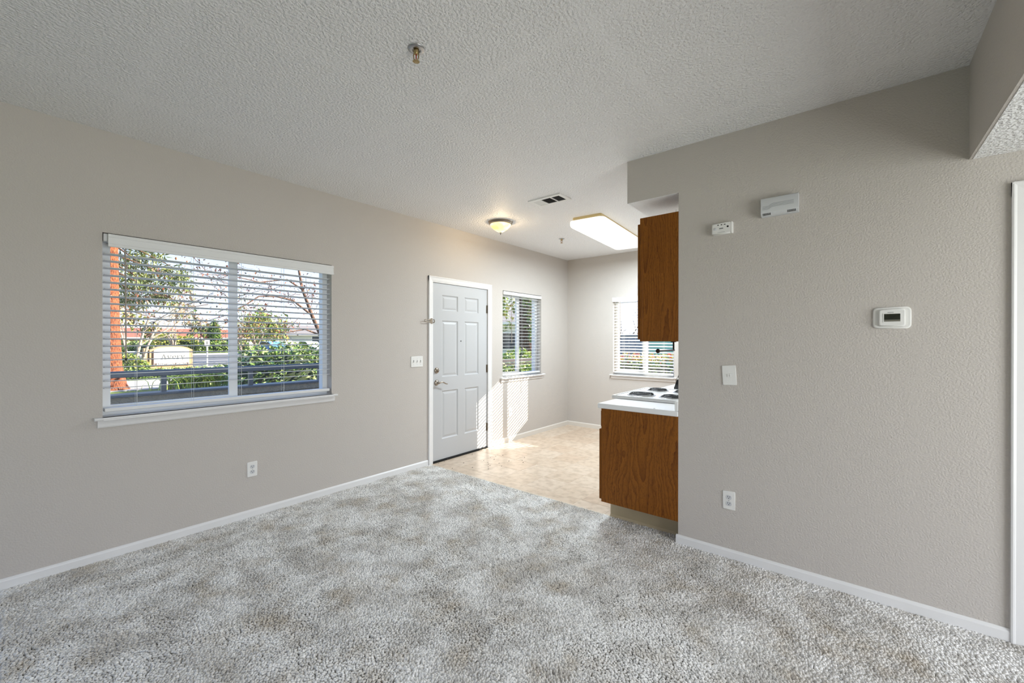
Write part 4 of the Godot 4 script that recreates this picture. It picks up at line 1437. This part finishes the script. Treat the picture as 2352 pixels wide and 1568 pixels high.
func build_ground() -> void:
	struct("ground", span(-130, 30, GY - 0.4, GY, -110, 40), M.lawn, "lawn and open ground outside")
	struct("patio_slab", span(-1.66, -0.15, GY, -0.05, -12.0, 6.0), M.concrete, "narrow concrete patio outside the street-side window")
	struct("walkway", span(-6.0, 12.0, GY - 0.01, GY + 0.03, -8.1, -6.13), M.concrete, "concrete walkway outside the kitchen window")
	struct("sidewalk", span(-17.4, -13.35, GY - 0.02, GY + 0.012, -18.0, 12.0), M.concrete, "pale concrete sidewalk beyond the patio wall")
	struct("road", span(-49.0, -24.4, GY - 0.02, GY + 0.015, -80.0, 40.0), M.asphalt, "grey asphalt street")
	struct("curb", span(-24.4, -24.0, GY - 0.02, GY + 0.10, -80.0, 40.0), M.concrete, "pale curb on the near side of the street")
	struct("far_sidewalk", span(-52.5, -49.0, GY - 0.02, GY + 0.10, -80.0, 40.0), M.concrete, "pale sidewalk on the far side of the street")
	var bed := struct("planting_bed", span(-13.3, -3.2, GY - 0.01, GY + 0.02, -12.0, -3.35), M.soil, "bare planting bed under the hedge")
	for x in [-30.5, -34.0]:
		struct("lane_marking", span(x - 0.07, x + 0.07, GY + 0.014, GY + 0.019, -70.0, 30.0), M.paint_white, "white line on the street, %s" % ("nearer" if x > -32 else "farther"))

	# patio wall with its cap and railing
	var st := tool()
	bx(st, Vector3(-1.79, 0.305, -1.55), Vector3(0.17, 0.93, 9.1))
	bx(st, Vector3(-1.79, 0.774, -1.55), Vector3(0.145, 0.03, 9.1))
	bx(st, Vector3(-1.79, 0.812, -1.55), Vector3(0.17, 0.066, 9.1))
	var pw := thing("patio_wall", "low tan stucco patio wall with a groove and a dark metal cap", "wall")
	put("stucco", st, M.stucco, pw)
	put("cap", box(Vector3(-1.79, 0.855, -1.55), Vector3(0.20, 0.024, 9.1), 0.004), M.rail, pw)
	var rl := thing("railing", "dark grey metal railing on top of the patio wall", "railing")
	put("top_rail", box(Vector3(-1.77, 1.058, -1.55), Vector3(0.055, 0.062, 9.1), 0.008), M.rail, rl)
	for z in [-5.2, -3.9, -2.675, -1.864, -1.070, 0.3, 1.6]:
		put("post", box(Vector3(-1.77, 0.947, z), Vector3(0.044, 0.164, 0.044), 0.003), M.rail, rl)


func build_outside() -> void:
	build_ground()
	var dr := thing("dark_rail", "dark brown double rail in front of the sunlit bright bush", "railing")
	put("upper_rail", box(Vector3(-1.9, 0.965, -8.0), Vector3(0.05, 0.055, 3.2), 0.006), M.rail_dark, dr)
	put("lower_rail", box(Vector3(-1.9, 0.895, -8.0), Vector3(0.04, 0.024, 3.2), 0.004), M.rail_dark, dr)
	for z in [-6.5, -9.5]:
		put("post", box(Vector3(-1.9, 0.42, z), Vector3(0.05, 1.14, 0.05), 0.004), M.rail_dark, dr)
	var small := leaf_mesh(0.075, 0.045)
	var mid := leaf_mesh(0.13, 0.075)
	var hleaf := leaf_mesh(0.095, 0.055)
	var big := leaf_mesh(0.30, 0.16)
	var huge := leaf_mesh(0.7, 0.4)
	var needle := leaf_mesh(0.22, 0.05)
	var green := [Color(0.10, 0.19, 0.035), Color(0.07, 0.14, 0.03), Color(0.17, 0.27, 0.05), Color(0.24, 0.33, 0.09)]
	var bright := [Color(0.28, 0.40, 0.07), Color(0.38, 0.48, 0.12), Color(0.20, 0.32, 0.06)]
	var pine := [Color(0.16, 0.20, 0.06), Color(0.26, 0.29, 0.08), Color(0.09, 0.13, 0.04)]
	var rust := [Color(0.33, 0.10, 0.05), Color(0.42, 0.17, 0.07), Color(0.16, 0.06, 0.04), Color(0.09, 0.06, 0.04)]
	var brown := [Color(0.36, 0.24, 0.15), Color(0.45, 0.30, 0.17), Color(0.28, 0.20, 0.14)]
	var yellow := [Color(0.55, 0.48, 0.08), Color(0.34, 0.38, 0.07), Color(0.20, 0.27, 0.05)]
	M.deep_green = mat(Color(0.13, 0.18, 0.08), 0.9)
	M.dull_brown = mat(Color(0.34, 0.28, 0.20), 0.9)

	# hedge just past the railing
	var hb := []
	for k in 11:
		hb.append([Vector3(-5.45 + 0.30 * sin(k * 2.1), 0.46 + 0.04 * sin(k * 1.3) + k * 0.008, -3.30 - k * 0.40), Vector3(1.0, 0.80 + 0.03 * sin(k * 3.0), 0.58)])
	bush("hedge", "large glossy green hedge behind the railing, at the right of the wide window", "hedge", hb, 26000, hleaf, green + [Color(0.34, 0.38, 0.16)], 101, M.deep_green)
	# strap-leaved clump
	var ag := thing("strap_leaf_plant", "bright green clump of strap leaves left of the large hedge", "plant")
	var r := RandomNumberGenerator.new()
	r.seed = 8
	var w: Array[Transform3D] = []
	var t: Array[Color] = []
	for k in 900:
		var at := Vector3(-12.3 + r.randfn() * 0.42, GY + r.randf() * 0.12, -4.35 + r.randfn() * 0.50)
		w.append(Transform3D(Basis(Vector3.UP, r.randf() * TAU).scaled(Vector3.ONE * r.randf_range(0.7, 1.15)), at))
		var c: Color = bright[r.randi() % 3] * r.randf_range(0.8, 1.25)
		c.a = 1.0
		t.append(c)
	scatter("leaves", blade_mesh(1.1, 0.05), w, t, M.leaf, ag)
	var lb := []
	for k in 9:
		lb.append([Vector3(-18.3, 0.02, -2.2 - k * 0.50), Vector3(0.45, 0.26, 0.40)])
	bush("low_hedge", "clipped low hedge along the far edge of the sidewalk", "hedge", lb, 4200, small, green + bright, 102, M.deep_green)
	bush("shrub", "dark leafy shrub between the red trunk and the monument sign", "shrub", [[Vector3(-19.7, 0.35, -3.2), Vector3(0.6, 0.55, 0.62)], [Vector3(-19.7, 0.2, -3.7), Vector3(0.5, 0.4, 0.4)]], 2600, mid, green + yellow, 103, M.deep_green)

	# tall tree with red bark
	var rw := thing("redwood_tree", "tall tree with reddish shaggy bark at the left of the wide window", "tree")
	var st := tool()
	tube(st, [Vector3(-14.1, GY - 0.1, -2.20), Vector3(-14.1, GY + 0.15, -2.20), Vector3(-14.1, 0.6, -2.19), Vector3(-14.1, 2.2, -2.16), Vector3(-14.1, 5.0, -2.14), Vector3(-14.1, 9.0, -2.12)], [0.52, 0.40, 0.30, 0.265, 0.24, 0.16], 22, 0.10, 3)
	put("trunk", st, M.bark_red, rw)
	st = tool()
	var pads := []
	r.seed = 21
	for q in [[3.0, -2.62, 0.5], [3.5, -2.75, 0.55], [4.2, -2.6, 0.5], [4.35, -3.3, 0.45], [3.75, -3.35, 0.45], [3.15, -3.35, 0.42], [2.75, -3.0, 0.32], [3.4, -4.0, 0.34], [3.9, -4.05, 0.32], [2.9, -3.75, 0.25], [5.0, -3.0, 0.8], [5.4, -2.2, 1.0], [6.5, -2.6, 1.2]]:
		var p := Vector3(-14.9 - r.randf() * 1.2, q[0], q[1] - 0.1)
		pads.append([p, Vector3(0.7, 0.34, 0.5) * (0.6 + q[2] * 0.8)])
		tube(st, [Vector3(-14.1, q[0] + 0.7, -2.15), (p + Vector3(-14.1, q[0] + 0.9, -2.15)) * 0.5, p + Vector3(0, 0.05, -0.2)], [0.035, 0.02, 0.008], 5)
	put("branches", st, M.bark_brown, rw)
	foliage(rw, pads, 5200, needle, pine, 104, 0.3, "foliage", 0.5)

	tree("pale_stemmed_tree", "slim pale-stemmed tree beside the red trunk", [[Vector3(-21.0, GY, -3.86), Vector3(0, 1, 0.02), 2.6, 0.075], [Vector3(-21.2, GY, -4.05), Vector3(0, 1, -0.30), 2.5, 0.065], [Vector3(-21.0, GY, -3.66), Vector3(0, 1, 0.12), 2.4, 0.055]], 3, M.bark_pale, 31, 0.6, 0.5, 0.5, 0.22, mid, brown + pine)
	tree("forked_tree", "pale forked tree rising behind the monument sign", [[Vector3(-27.0, GY, -6.55), Vector3(0, 1, 0.03), 1.9, 0.16]], 4, M.bark_pale, 36, 0.85, 0.35, 0.2, 0.3, mid, brown + rust)
	var lt := tree("leaning_tree", "green and rust leaved tree with a pale leaning trunk across the street", [[Vector3(-30.0, GY, -12.45), Vector3(0, 1, 0.42), 2.3, 0.16], [Vector3(-30.0, GY, -11.1), Vector3(0, 1, 0.05), 1.5, 0.10]], 3, M.bark_pale, 37, 0.8, 0.3, 9.0, 0.45, mid, green + rust + yellow)

	# tree with sparse rust leaves in front of the right-hand pane
	var at_ := thing("rust_leaved_tree", "bare arching tree with sparse rust leaves filling the right pane of the wide window", "tree")
	st = tool()
	var tips := []
	r.seed = 55
	tube(st, [Vector3(-9, GY, -6.9), Vector3(-9, 0.9, -6.62), Vector3(-9, 1.54, -6.28), Vector3(-9, 2.1, -6.02), Vector3(-9.0, 2.9, -5.72), Vector3(-9.1, 3.7, -5.62), Vector3(-9.1, 4.8, -5.5)], [0.13, 0.085, 0.066, 0.056, 0.04, 0.03, 0.015], 8)
	tube(st, [Vector3(-9, 2.15, -6.0), Vector3(-9, 2.55, -5.45), Vector3(-9, 2.63, -5.0), Vector3(-9, 2.60, -4.55), Vector3(-9, 2.33, -4.2), Vector3(-9, 2.05, -3.8), Vector3(-9, 1.9, -3.4)], [0.034, 0.028, 0.024, 0.02, 0.016, 0.011, 0.007], 6)
	tube(st, [Vector3(-9, 2.9, -5.72), Vector3(-9.05, 3.15, -5.3), Vector3(-9.1, 3.0, -4.6), Vector3(-9.1, 3.1, -3.9), Vector3(-9.1, 3.05, -3.2)], [0.028, 0.02, 0.016, 0.011, 0.006], 6)
	tube(st, [Vector3(-9, 1.54, -6.28), Vector3(-9, 1.72, -5.8), Vector3(-9, 1.62, -5.3), Vector3(-9, 1.66, -4.8)], [0.03, 0.022, 0.014, 0.008], 5)
	for k in 46:
		var a := Vector3(-9.2 + r.randf_range(-0.9, 0.9), r.randf_range(1.8, 4.6), r.randf_range(-6.4, -2.6))
		grow(st, a, Vector3(r.randfn() * 0.4, r.randf_range(-0.3, 0.8), r.randfn()), r.randf_range(0.5, 0.95), 0.009, 1, r, tips, 0.8, 0.1)
	put("trunk", st, M.bark_grey, at_)
	tip_leaves(at_, tips, 2.6, 0.08, small, rust, 56)

	build_sign()
	# things by and across the street
	var pole := thing("street_sign", "white street sign on a thin pale pole by the curb", "sign", Vector3(-24.2, GY, -7.37), 1.35)
	put("pole", lathe_mesh([[0.0, 0.0], [0.035, 0.0], [0.035, 1.5], [0.0, 1.5]], 8, Transform3D.IDENTITY), M.paint_white, pole)
	put("plate", box(Vector3(0, 1.38, 0.045), Vector3(0.24, 0.34, 0.02), 0.004), M.paint_white, pole)
	put("mark", box(Vector3(0, 1.40, 0.057), Vector3(0.07, 0.17, 0.006)), M.rail, pole)
	car("car", "pale blue car parked across the street, beside the leaning tree", Vector3(-47.0, GY, -19.75), 0.15, M.paint_blue)
	car("car", "white car parked far off, above the right end of the hedge", Vector3(-54.5, GY, -27.3), 0.1, M.paint_white)
	bush("round_bush", "round yellow-green bush behind the monument sign, across the street", "bush", [[Vector3(-58, 0.9, -12.6), Vector3(1.2, 1.2, 1.7)], [Vector3(-58, 0.8, -14.2), Vector3(1.1, 1.1, 1.3)]], 2600, big, yellow, 111, M.deep_green)
	var fh := []
	for k in 12:
		fh.append([Vector3(-60.5, 0.35, -9.0 - k * 1.1), Vector3(0.9, 0.95, 0.8)])
	bush("far_hedge", "long clipped hedge on the far side of the street", "hedge", fh, 5200, big, green + bright, 112, M.deep_green)
	bush("conifer", "small dark conifer in front of the red-roofed house", "tree", [[Vector3(-62, 0.8, -18.2), Vector3(0.9, 1.5, 0.9)], [Vector3(-62, 2.4, -18.2), Vector3(0.6, 1.2, 0.6)], [Vector3(-62, 3.3, -18.2), Vector3(0.35, 0.8, 0.35)]], 2400, big, green, 113, M.deep_green)
	house("house", "pale house with a wide red roof far across the street", Vector3(-76, GY, -14.0), PI / 2, 12.0, 9.0, 2.1, 1.3, M.render_tan, M.roof_red, [[-3.5, 0.9, 1.4, 0.9, "window"], [0.5, 0.9, 1.6, 0.9, "window"], [4.0, 0.9, 1.2, 0.9, "window"]])
	house("house", "second red-roofed house, right of the conifer", Vector3(-78, GY, -27.0), PI / 2, 9.0, 9.0, 2.1, 1.3, M.render_white, M.roof_red, [[-2.0, 0.9, 1.4, 0.9, "window"], [2.0, 0.9, 1.4, 0.9, "window"]])
	house("house", "white house with a grey roof behind the leaning tree", Vector3(-58, GY, -29.5), PI / 2 - 0.35, 13.0, 8.0, 2.6, 1.2, M.render_white, M.roof_grey, [[-4.6, 0.0, 3.4, 2.0, "garage"], [0.4, 1.1, 1.3, 1.0, "window"], [2.6, 1.1, 1.3, 1.0, "window"], [5.0, 1.1, 1.0, 1.0, "window"]])
	for q in [[-70.0, -7.5, "bare brownish tree far left of the monument sign", 61], [-67.5, -11.5, "bare brownish tree far behind the monument sign", 62], [-68.0, -17.0, "thin bare tree above the conifer", 63], [-66.0, -24.5, "reddish bare tree right of the conifer", 64], [-52.0, -21.5, "green-gold tree above the white house", 65]]:
		tree("far_tree", q[2], [[Vector3(q[0], GY, q[1]), Vector3(0, 1, 0), 2.6 if q[3] != 65 else 2.0, 0.2]], 4, M.bark_grey if q[3] != 65 else M.bark_brown, q[3], 0.7, 0.5, 0.8 if q[3] < 64 else 1.4, 0.5, huge, [brown, brown + yellow, brown + pine, rust + brown, green + yellow][q[3] - 61])

	# outside the window by the entry door
	var tb := thing("brown_tree", "thick brown trunk outside the window beside the entry door", "tree")
	st = tool()
	tube(st, [Vector3(-4.0, GY - 0.1, -10.12), Vector3(-4.0, 0.2, -10.12), Vector3(-4.0, 1.2, -10.1), Vector3(-4.0, 4.0, -10.05), Vector3(-4.0, 7.0, -10.0)], [0.46, 0.36, 0.30, 0.28, 0.2], 20, 0.09, 7)
	put("trunk", st, M.bark_brown, tb)
	foliage(tb, [[Vector3(-3.4, 1.8, -9.7), Vector3(0.22, 0.5, 0.2)], [Vector3(-3.3, 2.5, -9.5), Vector3(0.3, 0.4, 0.3)]], 420, mid, green, 121, 0.2, "foliage")
	tree("leafy_tree", "leafy yellow-green tree above, outside the window beside the entry door", [[Vector3(-6.6, GY, -11.6), Vector3(0, 1, 0), 2.4, 0.12]], 3, M.bark_brown, 71, 0.9, 0.3, 14.0, 0.40, big, bright + green + yellow)
	bush("bright_bush", "sunlit yellow-green bush under the brown trunk", "bush", [[Vector3(-3.4, 0.45, -8.5), Vector3(0.55, 0.55, 0.45)], [Vector3(-3.5, 0.6, -9.1), Vector3(0.5, 0.55, 0.5)], [Vector3(-3.3, 0.35, -7.9), Vector3(0.5, 0.45, 0.45)]], 3600, mid, bright + [Color(0.5, 0.55, 0.18)], 122, M.deep_green)
	house("house", "pale blue building outside the window beside the entry door", Vector3(-17.0, GY, -25.5), 0.75, 10.0, 7.0, 3.1, 1.1, M.render_white, M.roof_grey, [[-3.0, 0.9, 1.6, 1.2, "window"], [0.0, 0.9, 1.6, 1.2, "window"], [3.0, 0.9, 1.6, 1.2, "window"]])

	# outside the kitchen window
	var kh := []
	for k in 9:
		kh.append([Vector3(-1.3 + k * 0.45, 0.36, -9.3 + 0.05 * sin(k * 2.0)), Vector3(0.42, 0.62, 0.5)])
	bush("flower_hedge", "low green hedge outside the kitchen window", "hedge", kh, 9000, small, green + bright, 131, M.deep_green)
	var fl := thing("flowers", "red and yellow flowers along the top of the kitchen hedge", "flowers")
	var fb := []
	for k in 9:
		fb.append([Vector3(-1.3 + k * 0.45, 1.0, -9.25), Vector3(0.3, 0.09, 0.3)])
	foliage(fl, fb, 1500, small, [Color(0.72, 0.10, 0.08), Color(0.80, 0.62, 0.10), Color(0.85, 0.75, 0.25), Color(0.24, 0.34, 0.08)], 132, 0.5, "petals")
	fl.get_child(0).set_meta("kind", "stuff")
	var fence := thing("slate_fence", "blue-grey board fence beyond the kitchen hedge", "fence", Vector3(-3.4, GY, -15.2), 0.12)
	for k in 26:
		put("board", box(Vector3(-3.2 + k * 0.25, 0.86, 0), Vector3(0.24, 1.72, 0.03), 0.004), M.render_blue, fence)
	put("top_rail", box(Vector3(0, 1.74, 0), Vector3(6.6, 0.06, 0.09), 0.006), M.render_blue, fence)
	var ub := thing("utility_cabinet", "teal utility cabinet right of the board fence, outside the kitchen window", "cabinet", Vector3(-0.55, GY, -12.1), 0.1)
	put("body", box(Vector3(0, 0.80, 0), Vector3(0.70, 1.60, 0.5), 0.02), M.teal, ub)
	put("lid", box(Vector3(0, 1.62, 0), Vector3(0.76, 0.06, 0.56), 0.015), M.teal, ub)
	tree("twiggy_tree", "grey bare twiggy tree seen through the kitchen blind", [[Vector3(-3.7, GY, -16.6), Vector3(0.05, 1, 0), 1.7, 0.15], [Vector3(-4.3, GY, -17.0), Vector3(-0.1, 1, 0), 1.6, 0.13], [Vector3(-2.9, GY, -17.2), Vector3(0.1, 1, 0), 1.9, 0.14]], 4, M.bark_brown, 81, 0.65, 0.5, 0.0, 0.2, small, brown)


func build_sign() -> void:
	# monument sign; local z faces the window
	var o := thing("monument_sign", "arched white monument sign with a tan frame beyond the sidewalk", "sign", Vector3(-23.0, GY, -5.56), PI / 2 - 0.02)
	put("plinth", box(Vector3(0, 0.06, -0.20), Vector3(1.95, 0.16, 0.75), 0.01), M.render_tan, o)
	var st := tool()
	var arch := PackedVector2Array([Vector2(-0.86, 0.10), Vector2(0.86, 0.10), Vector2(0.86, 1.06)])
	for k in 17:
		var u := 1.0 - k / 8.0
		arch.append(Vector2(u * 0.76, 1.06 + 0.20 * sqrt(maxf(0.0, 1.0 - u * u * 0.94))))
	arch.append(Vector2(-0.86, 1.06))
	extrude(st, arch, -0.42, 0.0)
	put("body", st, M.sign_tan, o)
	var fr := PackedVector2Array([Vector2(-0.70, 0.26), Vector2(0.70, 0.26), Vector2(0.70, 1.02)])
	for k in 15:
		var u := 1.0 - k / 7.0
		fr.append(Vector2(u * 0.68, 1.02 + 0.165 * sqrt(maxf(0.0, 1.0 - u * u * 0.96))))
	fr.append(Vector2(-0.70, 1.02))
	st = tool()
	extrude(st, fr, 0.0, 0.03)
	put("face", st, M.paint_white, o)
	st = tool()
	bx(st, Vector3(0, 0.285, 0.020), Vector3(1.44, 0.03, 0.05))
	bx(st, Vector3(-0.715, 0.64, 0.020), Vector3(0.03, 0.76, 0.05))
	put("frame_bar", st, M.sign_brown, o)
	put("name_band", box(Vector3(0, 0.345, 0.022), Vector3(1.36, 0.12, 0.028)), M.sign_grey, o)
	var a := put("lettering", lettering("Avery", "Droid Serif", 0.34, 0.012), M.sign_script, o)
	a.position = Vector3(0.05, 0.71, 0.032)
	var b := put("lettering", lettering("APARTMENT HOMES", "Droid Sans", 0.125, 0.010, 700), M.paint_white, o)
	b.position = Vector3(0, 0.345, 0.042)
	put("side_column", box(Vector3(-0.98, 0.62, -0.26), Vector3(0.20, 1.05, 0.42), 0.01), M.sign_tan, o)
	# grey metal box behind the sign
	var g := thing("utility_box", "grey metal utility box left of the monument sign", "box", Vector3(-23.6, GY, -4.15), PI / 2)
	put("body", box(Vector3(0, 0.50, 0), Vector3(0.50, 1.0, 0.40), 0.02), M.box_grey, g)
	put("door", box(Vector3(0.02, 0.50, 0.205), Vector3(0.40, 0.84, 0.02), 0.005), M.box_grey, g)


func _ready() -> void:
	set_camera_and_light()
	make_materials()
	M.sign_tan = mat(Color(0.66, 0.53, 0.41), 0.9)
	M.sign_brown = mat(Color(0.30, 0.18, 0.12), 0.8)
	M.sign_grey = mat(Color(0.36, 0.31, 0.30), 0.8)
	M.sign_script = mat(Color(0.33, 0.33, 0.34), 0.8)
	M.box_grey = mat(Color(0.66, 0.70, 0.73), 0.5)
	build_shell()
	build_entry_door()
	build_windows()
	build_kitchen()
	build_ceiling_fittings()
	build_wall_things()
	build_outside()
